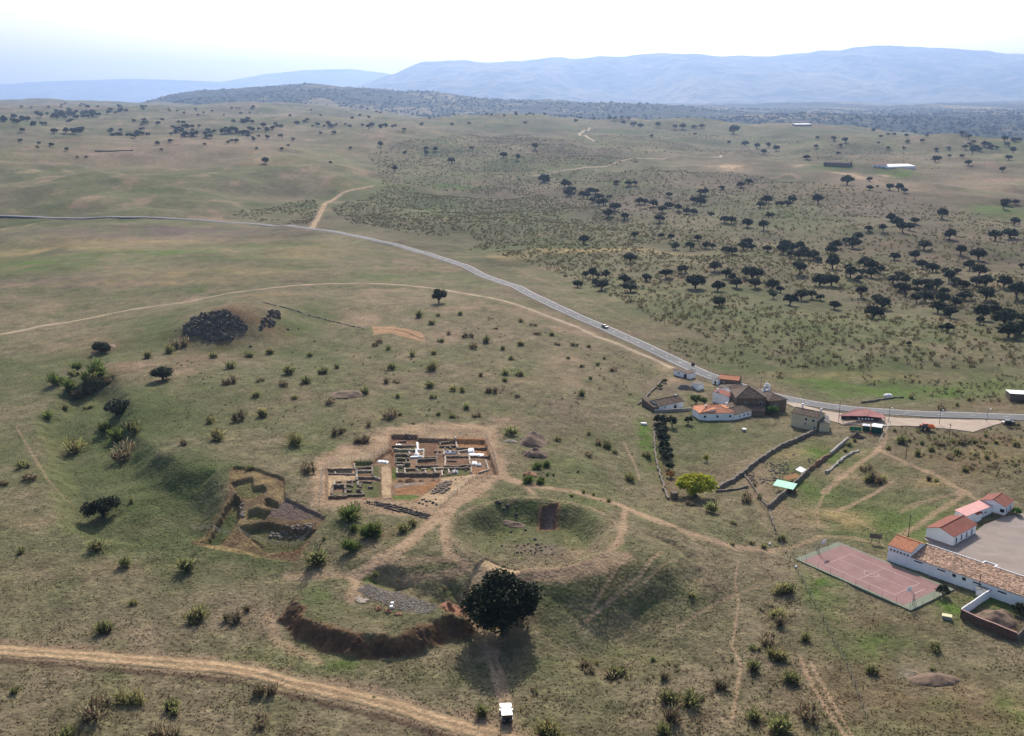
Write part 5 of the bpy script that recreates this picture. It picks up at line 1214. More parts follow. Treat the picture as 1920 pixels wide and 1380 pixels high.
def court():
    c = LL([(1490,1048),(1707,1147),(1770,1110),(1567,1016)]); A, B, C, D = [np.array(p) for p in c]
    L = np.hypot(*(B - A)); W = np.hypot(*(D - A)); rz = math.atan2(*(B - A)[::-1])
    z0 = max(hz(*p, pits=False) for p in c) + .12
    e = bpy.data.objects.new("sports_court", None); COL.objects.link(e); e.location = (A[0], A[1], z0); e.rotation_euler = (0, 0, rz)
    tag(e, "pinkish red sports court with a pale green border and worn white lines beside the school", "sports court")
    CG = M("pale_green_paint", (.17, .19, .14), var=.14, scale=.4, stain=.3); CR = M("faded_red_paint", (.235, .135, .13), var=.16, scale=.22, stain=.28)
    LN = M("worn_line_paint", (.62, .52, .50), var=.3, scale=.8, stain=.6)
    MB().box(0, L, 0, W, -1.6, 0).build("border", CG, e)
    MB().box(1.9, L - 2.3, .75, W - .75, .002, .008).build("surface", CR, e)
    ln = MB()
    def rect(x0, x1, y0, y1, t=.07):
        ln.box(x0, x1, y0, y0 + t, .008, .014).box(x0, x1, y1 - t, y1, .008, .014).box(x0, x0 + t, y0 + t, y1 - t, .008, .014).box(x1 - t, x1, y0 + t, y1 - t, .008, .014)
    rect(L*.20, L*.80, W*.20, W*.78); ln.box(L*.20+.1, L*.80-.1, W*.5, W*.5+.07, .0155, .018); ln.box(L*.5, L*.5+.07, W*.20+.1, W*.78-.1, .0185, .021); ln.box(L*.87, L*.87+.09, W*.42, W*.70, .008, .014)
    for i in range(40):
        a0, a1 = 2*math.pi*i/40, 2*math.pi*(i+1)/40; r0, r1 = 1.7, 1.78; cx, cy = L*.5, W*.49
        ln.add([(cx+r0*math.cos(a0),cy+r0*math.sin(a0),.024),(cx+r1*math.cos(a0),cy+r1*math.sin(a0),.024),(cx+r1*math.cos(a1),cy+r1*math.sin(a1),.024),(cx+r0*math.cos(a1),cy+r0*math.sin(a1),.024)], [(0,1,2,3)])
    ln.build("line_markings", LN, e)
    f = bpy.data.objects.new("court_fence", None); COL.objects.link(f); f.location = e.location; f.rotation_euler = e.rotation_euler
    tag(f, "thin grey posts and rails of the low fence around the red sports court", "fence")
    n = 9
    pp = [(L*i/n, -.18) for i in range(n+1)] + [(L*i/n, W+.18) for i in range(4)] + [(-.18, W*i/4) for i in range(1, 4)] + [(L+.18, W*i/4) for i in range(1, 4)]
    for x, y in pp: MB().tube((x, y, -1.6), (x, y, 1.9), .035).build("post", STEEL, f)
    r = MB()
    for z in (.3, 1.1, 1.85): r.tube((-.18,-.18,z),(L+.18,-.18,z),.012,n=4).tube((-.18,-.18,z),(-.18,W+.18,z),.012,n=4).tube((L+.18,-.18,z),(L+.18,W+.18,z),.012,n=4)
    r.build("wire", STEEL, f)
    def hoop(x, y, d, lab):
        hb = empty("basketball_hoop", (e.location[0] + math.cos(rz)*x - math.sin(rz)*y, e.location[1] + math.sin(rz)*x + math.cos(rz)*y, z0), rz + (0 if d > 0 else math.pi), lab, "basketball hoop")
        p = MB(); p.tube((0,-.25,0),(0,-.25,2.6),.06).tube((0,.25,0),(0,.25,2.6),.06).tube((0,-.25,2.6),(1.3,-.25,3.2),.05).tube((0,.25,2.6),(1.3,.25,3.2),.05).tube((-.7,-.25,.05),(0,-.25,1.6),.05).tube((-.7,.25,.05),(0,.25,1.6),.05); p.build("stand", STEEL, hb)
        MB().box(1.30,1.34,-.9,.9,2.9,3.95).build("backboard", WHITEW, hb); MB().box(1.345,1.35,-.9,-.84,2.9,3.95).box(1.345,1.35,.84,.9,2.9,3.95).box(1.345,1.35,-.3,-.24,3.0,3.5).box(1.345,1.35,.24,.3,3.0,3.5).build("board_lines", GLASSD, hb)
        ri = MB()
        for i in range(16):
            a0, a1 = 2*math.pi*i/16, 2*math.pi*(i+1)/16; ri.tube((1.65+.25*math.cos(a0),.25*math.sin(a0),3.05),(1.65+.25*math.cos(a1),.25*math.sin(a1),3.05),.018,n=4)
        ri.build("ring", CARO, hb)
    hoop(L - 1.2, W*.16, -1, "basketball hoop with a pale backboard at the near corner of the red court")
    hoop(1.2, W*.45, 1, "basketball hoop at the far end of the red court")
court()

def billboard():
    x, y, z = L1(1641, 1018); e = empty("signboard", (x, y, z), R(-18), "dark wooden signboard on two posts in the green field above the court", "sign")
    for k in (-.9, .9): MB().tube((k, 0, -.3), (k, 0, 2.2), .08).build("post", WOODD, e)
    MB().box(-1.5, 1.5, -.12, -.07, 1.3, 2.6).build("board", M("back_of_board", (.12, .10, .09), var=.2, scale=2), e)
billboard()

# ------------------------------------------------------------------ walls and fences that follow the land
def wall_line(name, px, hh, th, mat, label, cat="wall", broken=0.0, cap=None, step=1.2, world=None, seed=1, pits=True):
    pts = np.array(world if world is not None else LL(px), float)
    s = np.concatenate([[0], np.cumsum(np.hypot(*np.diff(pts, axis=0).T))]); n = max(3, int(s[-1] / step))
    q = np.linspace(0, s[-1], n); x, y = np.interp(q, s, pts[:, 0]), np.interp(q, s, pts[:, 1])
    tx, ty = np.gradient(x), np.gradient(y); l = np.hypot(tx, ty) + 1e-9; nx, ny = -ty / l * th / 2, tx / l * th / 2
    r = np.random.default_rng(seed); jit = th * .22 * (1 if broken else .25)
    z = h(x, y, pits=pits); top = z + hh * (1 - broken * r.random(n)) ; mb = MB(); V = []
    for i in range(n):
        a, b = r.normal(0, jit, 2)
        V += [(x[i]-nx[i]+a,y[i]-ny[i]+b,z[i]-.5),(x[i]+nx[i]+a,y[i]+ny[i]+b,z[i]-.5),(x[i]+nx[i]*.8+a,y[i]+ny[i]*.8+b,top[i]),(x[i]-nx[i]*.8+a,y[i]-ny[i]*.8+b,top[i])]
    Fs = []
    for i in range(n - 1):
        k = 4 * i; Fs += [(k,k+4,k+7,k+3),(k+1,k+2,k+6,k+5),(k+3,k+7,k+6,k+2)]
    Fs += [(0,3,2,1),(4*n-4,4*n-3,4*n-2,4*n-1)]
    mb.add(V, Fs); o = mb.build(name, mat)
    if cap:
        cb = MB(); W2 = []
        for i in range(n): W2 += [(x[i]-nx[i]*1.2,y[i]-ny[i]*1.2,top[i]+.005),(x[i]+nx[i]*1.2,y[i]+ny[i]*1.2,top[i]+.005),(x[i]+nx[i]*1.2,y[i]+ny[i]*1.2,top[i]+.1),(x[i]-nx[i]*1.2,y[i]-ny[i]*1.2,top[i]+.1)]
        cb.add(W2, Fs); cb.build("coping", cap, o)
    return tag(o, label, cat)
Z5 = Z(1180, 640, 3.692); ZC2 = Z(1440, 720, 4)
wall_line("stone_wall", Z5([(1285,632),(1180,680),(1030,745),(930,810),(870,852),(780,930),(690,985),(605,1032)]), 1.5, 1.0, DRYST, "tall dark stone wall running diagonally across the village field from the cream cottage", broken=.25)
wall_line("stone_wall", Z5([(600,1042),(700,1032),(820,1012)]), .7, .6, DRYST, "short low stone wall beside the big yellow-green tree", broken=.5, seed=2)
wall_line("stone_wall", Z5([(800,930),(870,1030),(960,1160),(1010,1310)]), .7, .5, DRYST, "low broken stone wall below the pen, running down towards the slope", broken=.7, seed=3)
wall_line("stone_wall", Z5([(1515,685),(1440,745),(1390,790)]), 1.2, .8, GREYW, "pale rendered wall between the pen and the bright green strip", seed=4)
wall_line("brick_wall", Z5([(1385,795),(1330,835),(1250,895)]), 1.8, .6, M("red_brick", (.22,.12,.085), var=.3, scale=2, bump=.4), "ruined red brick wall in the middle of the pen's right side", broken=.6, seed=5)
wall_line("stone_wall", Z5([(1245,905),(1160,985),(1100,1042),(1030,1100),(965,1165)]), 1.7, .6, DRYST, "dark stone wall that the mint green roof leans on", broken=.15, seed=6)
wall_line("stone_wall", Z5([(1590,760),(1500,800),(1440,850),(1362,912)]), .9, .8, GREYW, "grey tumbled stone wall to the right of the bright green strip", broken=.6, seed=7)
wall_line("stone_wall", Z5([(182,520),(172,620),(172,700),(180,800),(205,900),(230,985),(270,1100)]), .9, .7, DRYST, "long low stone wall under the row of dark small trees on the field's western side", broken=.4, seed=8)
wall_line("stone_wall", Z5([(65,440),(140,365),(230,275)]), .9, .6, DRYST, "low stone wall climbing from the brown roofed white house towards the white shed", broken=.4, seed=9)
wall_line("garden_wall", Z(1200,670,6.4)([(172,660),(300,658),(450,648),(618,632)]), 1.1, .5, GREYW, "grey garden wall in front of the white house with the brown roof", seed=10)
wall_line("stone_wall", ZC2([(700,142),(800,130),(920,110),(1020,102)]), .8, .6, DRYST, "low dark stone wall across the green strip beyond the road", broken=.4, seed=11)
wall_line("stone_wall", [(492,567),(520,574),(560,584),(600,596),(640,606),(682,616)], .6, .6, DRYST, "old dark stone wall running downhill from the rocky outcrop", broken=.9, seed=12)
wall_line("yard_wall", Z(1420,880,3.834)([(1692,905),(1600,965),(1530,1015),(1460,1062)]), 2.1, .3, WHITEW, "white wall of the walled yard, joining the long school wing", seed=13, step=.8)
wall_line("yard_wall", Z(1420,880,3.834)([(1458,1064),(1530,1098),(1650,1150),(1760,1195),(1860,1235)]), 2.0, .35, M("dark_brick", (.13,.075,.055), var=.3, scale=1.5, bump=.3), "dark brick front wall of the walled yard in the lower right", cap=ROSEW, seed=14, step=.8)
wall_line("yard_wall", Z(1420,880,3.834)([(1865,1236),(1900,1200),(1930,1160),(1960,1120)]), 1.6, .35, DRYST, "dark side wall closing the walled yard at the right edge", seed=15, step=.8)
def wire_fence(px, label, gap=3.5, hh=1.4, name="wire_fence"):
    pts = np.array(LL(px), float); s = np.concatenate([[0], np.cumsum(np.hypot(*np.diff(pts, axis=0).T))]); n = max(3, int(s[-1] / gap))
    q = np.linspace(0, s[-1], n); x, y = np.interp(q, s, pts[:, 0]), np.interp(q, s, pts[:, 1]); z = h(x, y)
    e = empty(name, (x[0], y[0], z[0]), 0, label, "fence"); o = np.array([x[0], y[0], z[0]])
    pw = MB(); rng_ = random.Random(int(abs(x[0])))
    for i in range(n):
        m = MB().tube((x[i]-o[0], y[i]-o[1], z[i]-o[2]-.3), (x[i]-o[0]+rng_.uniform(-.1,.1), y[i]-o[1], z[i]-o[2]+hh), .055, n=5)
        if n <= 90: m.build("post", WOODD, e)
        if i:
            for k in (.35, .75, 1.15, 1.38): pw.tube((x[i-1]-o[0],y[i-1]-o[1],z[i-1]-o[2]+k),(x[i]-o[0],y[i]-o[1],z[i]-o[2]+k),.018,n=3)
    pw.build("wire", STEEL, e)
Z6 = Z(1420, 880, 3.834)
wire_fence(Z6([(-20,180),(60,300),(170,540),(230,640),(290,745),(350,860),(430,1000),(510,1160),(620,1370),(700,1560),(790,1800)]), "long wire fence on dark posts running down the lower right slope past the court")
wire_fence(Z(1460,750,8)([(1500,655),(1560,560),(1620,450),(1665,385)]), "short wire fence beside the tents where the path leaves the forecourt", gap=2.2, hh=1.8)
wire_fence(ZW([(275,945),(620,1010),(960,1075),(1260,1120),(1390,965),(1530,845)]), "low wire fence around the lower edge of the grassy western trenches", gap=3.0, hh=1.0)
wire_fence(ZE2([(100,1180),(130,940),(150,560),(250,500),(760,350),(1130,340),(1500,80)]), "low rope fence along the outer edge of the smaller excavation", gap=2.5, hh=.8, name="rope_fence")
wire_fence(ZE1([(1550,225),(1660,470),(1740,790)]), "rope fence along the right-hand edge of the main excavation", gap=2.5, hh=.8, name="rope_fence")
wire_fence(ZE1([(790,1350),(1100,1080),(1460,820)]), "rope fence along the diagonal path below the main excavation", gap=2.5, hh=.8, name="rope_fence")
# ------------------------------------------------------------------ excavated ruins: each house one thing, its wall stumps the parts
def ruin(name, zt, floor, segs, label, mats):
    """segs: (x1, y1, x2, y2, height, thickness, material key) with the pixels of the wall's foot"""
    pts = [P(*zt([(a, b)])[0], floor) for s in segs for a, b in ((s[0], s[1]), (s[2], s[3]))]
    o = np.mean(pts, axis=0); e = empty(name, (o[0], o[1], floor), 0, label, "ruin")
    for i, s in enumerate(segs):
        ax, ay = pts[2*i]; bx, by = pts[2*i+1]; hh, th, mk = s[4], s[5], s[6]
        L = math.hypot(bx-ax, by-ay); n = max(2, int(L / .55)); rr = random.Random(i + 5); t = np.array([bx-ax, by-ay]) / max(L, .01); nn = np.array([-t[1], t[0]])
        V = []; hs = [hh * .78 * rr.uniform(.6, 1.15) for _ in range(n + 1)]
        for k in range(n + 1):
            c = np.array([ax, ay]) + t * L * k / n + nn * rr.gauss(0, .05) - o
            zz = hz(c[0]+o[0], c[1]+o[1]) - floor
            w = th / 2 * rr.uniform(.85, 1.15)
            for sg, zq in ((-1, zz-.3), (1, zz-.3), (1, max(zz, 0) + hs[k]), (-1, max(zz, 0) + hs[k])):
                V.append((c[0] + nn[0]*sg*w, c[1] + nn[1]*sg*w, zq))
        Fs = []
        for k in range(n):
            q = 4*k; Fs += [(q,q+4,q+7,q+3),(q+1,q+2,q+6,q+5),(q+3,q+7,q+6,q+2)]
        Fs += [(0,3,2,1),(4*n,4*n+1,4*n+2,4*n+3)]
        MB().add(V, Fs).build("wall", mats[mk], e)
MT = {'d': RUINST, 'l': RUINLT, 'w': WHITEC}
main = [(130,385,470,385,.6,.5,'d'),(150,440,480,455,.8,.55,'l'),(170,520,350,520,.9,.5,'d'),(175,585,385,590,.9,.5,'d'),(180,640,400,640,.7,.5,'d'),(190,690,290,690,.9,.6,'l'),(290,660,400,660,.9,.5,'d'),
 (200,740,200,810,1.0,.6,'l'),(205,815,850,820,1.1,.7,'d'),(315,725,320,805,.8,.5,'l'),(505,740,515,800,.8,.5,'l'),(630,760,640,805,.7,.45,'l'),(765,730,785,800,.8,.5,'l'),(310,735,480,730,.5,.5,'d'),(565,735,660,732,.4,.45,'l'),(720,725,900,722,.5,.5,'l'),
 (505,600,800,585,.8,.5,'d'),(500,690,810,690,.7,.5,'d'),(500,600,495,690,.5,.45,'d'),(805,590,810,690,.6,.45,'d'),(615,565,800,560,.7,.5,'d'),(815,480,805,585,.6,.5,'d'),(760,465,870,465,.5,.45,'d'),
 (505,330,515,430,.7,.6,'w'),(490,440,500,520,.7,.6,'w'),(500,440,610,440,.6,.5,'w'),(605,440,600,570,.6,.5,'l'),(380,470,390,520,.6,.5,'l'),(400,550,600,545,.5,.6,'w'),
 (830,335,1000,320,.5,.5,'d'),(840,395,1090,385,.6,.5,'d'),(1090,270,1115,415,.5,.45,'l'),(1120,415,1575,415,.5,.45,'d'),(910,460,1110,475,.7,.6,'d'),(1130,460,1290,445,.5,.5,'l'),(1140,480,1145,525,.5,.4,'l'),(910,440,915,520,.6,.5,'l'),
 (945,540,1290,540,.5,.5,'d'),(935,535,930,690,.6,.5,'l'),(925,700,1305,690,.9,.6,'d'),(1295,520,1315,680,.7,.5,'l'),(915,735,1300,725,.8,.6,'d'),(980,745,990,800,.7,.5,'l'),(1080,745,1090,800,.7,.5,'d'),(1300,540,1615,555,.7,.5,'d'),
 (1550,600,1590,740,.5,.4,'l'),(1590,745,1440,790,.5,.4,'l'),(1325,700,1335,790,.5,.4,'l'),(880,760,890,840,.6,.5,'l'),(960,600,1110,605,.3,.4,'d'),(220,315,340,310,.5,.5,'d'),(330,240,400,265,.5,.6,'d'),(120,375,480,370,.4,.45,'d')]
_q = random.Random(9)
main += [(x, y, x + _q.choice((0, 0, 1)) * _q.uniform(25, 60), y + _q.uniform(10, 40), _q.uniform(.3, .6), .4, 'd') for x, y in [(_q.uniform(180, 400), _q.uniform(450, 780)) for _ in range(10)] + [(_q.uniform(830, 1090), _q.uniform(300, 420)) for _ in range(6)] + [(_q.uniform(900, 1290), _q.uniform(740, 800)) for _ in range(5)]]
ruin("excavated_house", ZE1, 5.75, main, "large excavated ancient house with low wall stumps, rust floors and white covered walls", MT)
court_edge = [(840,890,790,960,.5,.4,'l'),(790,965,740,1040,.5,.4,'l'),(735,1045,600,1110,.5,.4,'l')]
annex = [(275,640,830,640,.5,.5,'d'),(400,590,420,625,.4,.4,'l'),(275,575,760,570,.3,.4,'d'),(830,560,845,760,.9,.6,'l'),(790,440,800,540,.8,.5,'l'),(860,520,1140,500,.7,.5,'d'),(850,585,1150,580,.8,.5,'l'),(1140,460,1160,690,.7,.5,'d'),(850,720,1170,705,.8,.5,'d'),(1170,690,1310,740,.6,.4,'l'),
 (640,790,820,780,.7,.5,'d'),(390,770,390,850,.6,.5,'l'),(350,900,600,880,1.2,.7,'d'),(360,900,340,1060,1.0,.6,'d'),(600,890,620,1050,1.1,.6,'d'),(350,1075,620,1065,.8,.5,'d'),(620,1060,960,1050,.6,.5,'d'),(750,810,760,890,.8,.5,'d'),(640,860,760,880,.6,.5,'d'),(860,800,870,870,.7,.5,'l'),(930,830,910,910,.8,.6,'d'),(640,960,740,970,.7,.5,'d'),(830,960,920,965,.8,.5,'d'),(930,980,980,1050,.6,.5,'d'),(1070,890,1160,900,.6,.6,'d'),(520,840,620,840,.5,.5,'l'),(900,780,1140,790,.5,.4,'d'),(430,800,540,790,.6,.5,'d'),(280,1090,640,1085,.7,.6,'d')]
ruin("excavated_baths", ZE2, 6.1, annex, "smaller excavated ruin of dark stone rooms and green floors west of the large house", MT)
def loose(name, spots, mat, label, cat, group, r0=.35, r1=.6, sq=(1, .9, .75), cube=False):
    """countable stones: every one an object"""
    protos_ = []
    for k in range(4):
        mb = MB().rock((0, 0, .25), 1.0, sq, 4, 6, k, .18); protos_.append(mb_mesh(mb, name))
    for i, (u, v) in enumerate(spots):
        x, y, z = L1(u, v); s = random.uniform(r0, r1)
        o = link(name, protos_[i % 4], mat, None, (x, y, z), random.uniform(0, 6.28)); o.scale = (s, s, s * random.uniform(.8, 1.1))
        tag(o, label, cat, group)
# white sheets over the walls
def sheet(name, zt, cx, cy, rx, ry, label, mat=WHITEC, hh=.5, ang=0, seed=1):
    u, v = zt([(cx, cy)])[0]; x, y, z = L1(u, v); sc = F / slant(x, y, z); s = {ZE1: 8.118, ZE2: 10.62}.get(zt, 1)
    ax = rx / s / sc; ay = ry / s / sc / .42
    n, m = 22, 10; V = []; r = np.random.default_rng(seed)
    for j in range(m + 1):
        for i in range(n + 1):
            a, b = i / n * 2 - 1, j / m * 2 - 1
            q = 1 + .12 * math.sin(5 * a + seed) ; px = a * ax; py = b * ay * q + .1 * math.sin(7 * a)
            zz = hh * (1 - b * b) ** .5 * (.75 + .25 * math.sin(9 * a + seed)) * (1 - abs(a) ** 6) + r.normal(0, .03)
            c, d = math.cos(ang), math.sin(ang); V.append((px * c - py * d, px * d + py * c, zz + .03))
    Fs = [(j*(n+1)+i, j*(n+1)+i+1, (j+1)*(n+1)+i+1, (j+1)*(n+1)+i) for j in range(m) for i in range(n)]
    o = MB().add(V, Fs).build(name, mat, None, True, (x, y, max(z, 0)), 0)
    sm = o.modifiers.new("thick", 'SOLIDIFY'); sm.thickness = .04
    tag(o, label, "sheet")
sheet("covering_sheet", ZE1, 220, 372, 50, 22, "small white sheet in the upper left room of the large excavation", hh=.6)
sheet("covering_sheet", ZE1, 1015, 480, 100, 28, "long pale grey sheet over a wall in the middle of the large excavation", GREYC, hh=.7, seed=2)
sheet("covering_sheet", ZE1, 1325, 450, 50, 40, "tall bundled white sheet at the corner of the right-hand orange room", hh=.8, seed=3)
sheet("covering_sheet", ZE1, 1400, 515, 120, 26, "long wrinkled bright white sheet below the bundled sheet on the right", hh=.45, ang=-.05, seed=4)
sheet("covering_sheet", ZE1, 1375, 640, 40, 30, "small crumpled white sheet in the lower right room of the large excavation", hh=.5, seed=5)
sheet("covering_sheet", ZE1, 1445, 660, 36, 26, "small crumpled grey sheet touching a white one in the lower right room", GREYC, hh=.4, seed=6)
sheet("covering_sheet", ZE1, 500, 510, 40, 24, "white sheet over the crossing of walls in the left middle of the large excavation", hh=.6, seed=7)
sheet("covering_sheet", ZE1, 350+730, 775, 45, 28, "dark grey domed cover on the green floor by the front wall of the large excavation", GREYC, hh=.6, seed=8)
sheet("covering_sheet", ZE2, 1360, 385, 120, 26, "bright white sheet lying between the large excavation and the smaller ruin", hh=.5, ang=-.28, seed=9)

# stones laid out in rows in front of the ruins
def rows():
    sp = []
    for (x0, y0, x1, y1, n) in ((545,800,700,835,9),(560,790,720,815,9),(625,795,800,822,14),(640,812,800,842,14),(705,840,830,872,12),(805,828,930,862,12),(800,845,930,880,12),(850,870,1000,912,13),(930,870,1075,900,13),(930,885,1060,908,12),(1000,915,1050,925,4)):
        for i in range(n):
            t = i / (n - 1); sp.append((560 + (x0 + (x1 - x0) * t) / 4.364, 760 + (y0 + (y1 - y0) * t + random.uniform(-2, 2)) / 4.364))
    loose("stone_block", sp, BLOCKM, "dark cut stone block standing in the long rows in front of the ruins", "stone block", "cut stones laid in rows", .26, .42, (1, .8, .9))
rows()
loose("amphitheatre_stone", Z8([(1150,318),(1210,340),(1248,345),(1290,375),(1310,350),(1325,338),(1345,330),(1362,345),(1360,365),(1385,355),(1388,335),(1410,348),(1412,365),(1435,345),(1440,385),(1465,357),(1468,385),(1380,375),(1330,365),(1310,375),(1290,338),(1400,335),(1275,380)]), BLOCKM, "dark stone lying on the green floor of the bowl", "stone", "stones on the floor of the bowl", .25, .45)
loose("scattered_stone", ZE1([(580,1195),(610,1190),(640,1220),(660,1230),(590,1260),(650,1285),(700,1220),(745,1245),(790,1190),(800,1270),(540,1250),(1175,858),(1090,890)]), BLOCKM, "dark stone lying on the pale sand in front of the excavation", "stone", "stones on the pale sand", .25, .5)
loose("field_stone", Z8([(1185,115),(1240,135),(1285,140),(1200,120)]) + [(945,955),(968,965),(985,995),(958,998),(1003,1012)], BLOCKM, "dark stone on the grassy inner bank of the bowl", "stone", "stones on the bank of the bowl", .4, .7)
def heap(name, u, v, wpx, dpx, hh, mat, label, cat="heap", seed=1, ang=0):
    x, y, z = L1(u, v); k = slant(x, y, z) / F; ax = wpx * k / 2; ay = dpx * k / 2 / .42
    n, m = 26, 22; V = []; Fs = []
    for j in range(m):
        for i in range(n):
            a, b = (i / (n - 1) * 2 - 1), (j / (m - 1) * 2 - 1); rr_ = math.hypot(a, b)
            px, py = a * ax * 1.15, b * ay * 1.15
            f = fbm(np.array([px + seed * 31.0]), np.array([py]), max(ax, ay) * .7, 4, seed)[0]
            q = np.clip(1 - rr_ + .22 * f, 0, 1); zz = hh * (q * 1.35) ** .85 * (1 + .25 * f)
            V.append((px, py, hz(x + px, y + py, pits=False) - z + (zz if q > 0 else -.25)))
    Fs = [(j*n+i, j*n+i+1, (j+1)*n+i+1, (j+1)*n+i) for j in range(m - 1) for i in range(n - 1)]
    tag(MB().add(V, Fs).build(name, mat, None, True, (x, y, z)), label, cat)
heap("spoil_heap", 1000, 828, 46, 30, 2.6, EARTH, "large dark brown spoil heap to the right of the excavation", seed=1)
heap("spoil_heap", 1003, 853, 44, 16, 1.8, EARTH, "lower brown spoil heap joined to the front of the large heap", seed=2)
heap("spoil_heap", 995, 891, 26, 9, 1.0, EARTHR, "small reddish earth heap among green shrubs below the large spoil heap", seed=3)
heap("stone_heap", 957, 828, 26, 9, .8, DRYST, "small grey stone heap between the excavation and the large spoil heap", seed=4)
heap("earth_mound", 650, 742, 60, 16, 1.6, EARTH, "low brown earth mound with a dark shrub on the grass above the excavation", seed=5)
heap("earth_mound", 195, 655, 36, 14, 1.6, EARTH, "bare brown mound behind the small oak on the western bank", seed=6)
heap("earth_mound", 965, 985, 44, 8, .7, EARTH, "small bare mound inside the left half of the bowl", seed=7)
heap("rubble_heap", 1862, 1160, 60, 22, 1.6, EARTH, "heap of dark earth and rubble inside the walled yard", seed=8)
heap("scrap_heap", 1200 + 540/6.4, 670 + 375/6.4, 30, 9, 1.4, DRYST, "pile of dark scrap beside the windowless white store", seed=10)
heap("scrap_heap", 1200 + 1060/6.4, 670 + 365/6.4, 34, 9, 1.4, DRYST, "pile of dark scrap in front of the orange roofed barn", seed=11)
heap("scrap_heap", *zb(1180,560), 26, 9, 1.6, WOODD, "dark heap of old machinery near the green screen", seed=12)
heap("rubble_heap", 1745, 1275, 80, 14, .8, EARTH, "stony spoil bank on the waste ground at the lower right", seed=14)
heap("tiny_mound", 710, 1142, 11, 5, .5, EARTHR, "leftmost of three small reddish heaps on the green top of the mound", seed=15)
heap("tiny_mound", 727, 1147, 12, 5, .5, EARTHR, "middle one of three small reddish heaps on the green top of the mound", seed=16)
heap("tiny_mound", 746, 1152, 14, 5, .5, EARTHR, "rightmost of three small reddish heaps on the green top of the mound", seed=17)
heap("tiled_heap", 850, 1148, 46, 18, 1.3, EARTHR, "reddish tile-strewn crest at the right end of the earth mound", seed=18)

def rubble_things():
    def mass(name, poly, n, r0, r1, mats, label, cat, seed, z=None, sq=(1, 1, .6)):
        r = random.Random(seed); A = np.array(poly); objs = MB(); k = 0
        while k < n:
            x, y = r.uniform(A[:,0].min(), A[:,0].max()), r.uniform(A[:,1].min(), A[:,1].max())
            if sdf_big(np.array([x]), np.array([y]), A)[0] < -.15:
                s = r.uniform(r0, r1); objs.rock((x, y, hz(x, y) + s * .15), s, sq, 4, 6, r.randint(0, 9999), .22); k += 1
        tag(objs.build(name, mats), label, cat)
    mass("stone_paving", STONEBED, 1500, .10, .25, M("paving_stones", (.17,.15,.125), var=.6, scale=1.4), "long bed of grey rubble paving on top of the earth mound", "paving", 1, sq=(1,1,.5))
    mass("paved_patch", PP(Z(640,1060,8)([(185,485),(250,430),(430,480),(340,545)]), 4.2), 70, .2, .38, RUINLT, "small patch of pale paving beside the long stone bed on the mound", "paving", 2, sq=(1,1,.35))
    mass("wall_collapse", PP(ZE1([(850,960),(940,910),(1030,930),(1000,1050),(900,1110),(700,1110),(760,1040)]), TOP-.3), 130, .22, .6, RUINST, "tumble of dark fallen stones beside the orange floor in front of the large excavation", "rubble", 3)
    mass("fallen_stones", PP(ZW([(1190,870),(1400,880),(1420,910),(1300,950),(1000,900),(1000,870)]), 5), 60, .25, .7, DRYST, "grey fallen stones in the right-hand end of the grassy western trenches", "rubble", 4)
    mass("fallen_stones", PP(ZW([(730,690),(770,700),(780,790),(740,790)]), 5), 25, .25, .6, DRYST, "small grey stones along the trench wall in the middle of the western trenches", "rubble", 5)
rubble_things()
def pen_stones():
    A = np.array(LL(Z5([(880,850),(1010,780),(1250,790),(1370,770),(1240,890),(1090,1030),(960,1150),(880,1040),(820,940)]))); r = np.random.default_rng(5); mb = MB(); k = 0
    x = r.uniform(A[:,0].min(), A[:,0].max(), 1400); y = r.uniform(A[:,1].min(), A[:,1].max(), 1400); q = (sdf_big(x, y, A) < 0) & (fbm(x, y, 6, 3, 4) > -.1); z = h(x, y)
    for i in np.where(q)[0]: mb.rock((x[i], y[i], z[i] + .05), r.uniform(.15, .5), (1, 1, .6), 3, 5, int(i), .3)
    tag(mb.build("pen_rubble", BLOCKM), "dark stones strewn over the pinkish ground of the pen", "stones", kind="stuff")
pen_stones()
def outcrop(name, pts, n, r0, r1, label, seed):
    r = random.Random(seed); mb = MB()
    A = np.array(LL(pts)); k = 0
    while k < n:
        x, y = r.uniform(A[:,0].min(), A[:,0].max()), r.uniform(A[:,1].min(), A[:,1].max())
        if sdf_big(np.array([x]), np.array([y]), A)[0] < 0:
            s = r.uniform(r0, r1); mb.rock((x, y, hz(x, y) - s * .5), s, (1.1, .75, 1.4), 6, 7, r.randint(0, 9999), .35); k += 1
    tag(mb.build(name, ROCKM), label, "rock outcrop")
outcrop("rock_outcrop", [(343,618),(362,601),(385,592),(432,590),(452,600),(464,612),(450,624),(428,636),(400,640),(370,634),(350,628)], 240, .5, 2.0, "large dark craggy rock face below the grassy knoll", 1)
outcrop("rock_outcrop", [(485,618),(492,598),(505,590),(508,582),(520,586),(522,596),(512,600),(515,612),(505,620)], 45, .5, 1.5, "smaller cluster of dark boulders at the right end of the knoll", 2)
outcrop("boulder", [(455,611),(466,611),(468,615),(457,615)], 5, .5, .9, "single small dark boulder between the two rock outcrops", 3)
loose("field_boulder", [(358,622),(330,620),(560,617),(540,618),(590,640),(470,650)], ROCKM, "small dark boulder on the grass around the knoll", "boulder", "boulders around the knoll", .5, .9)

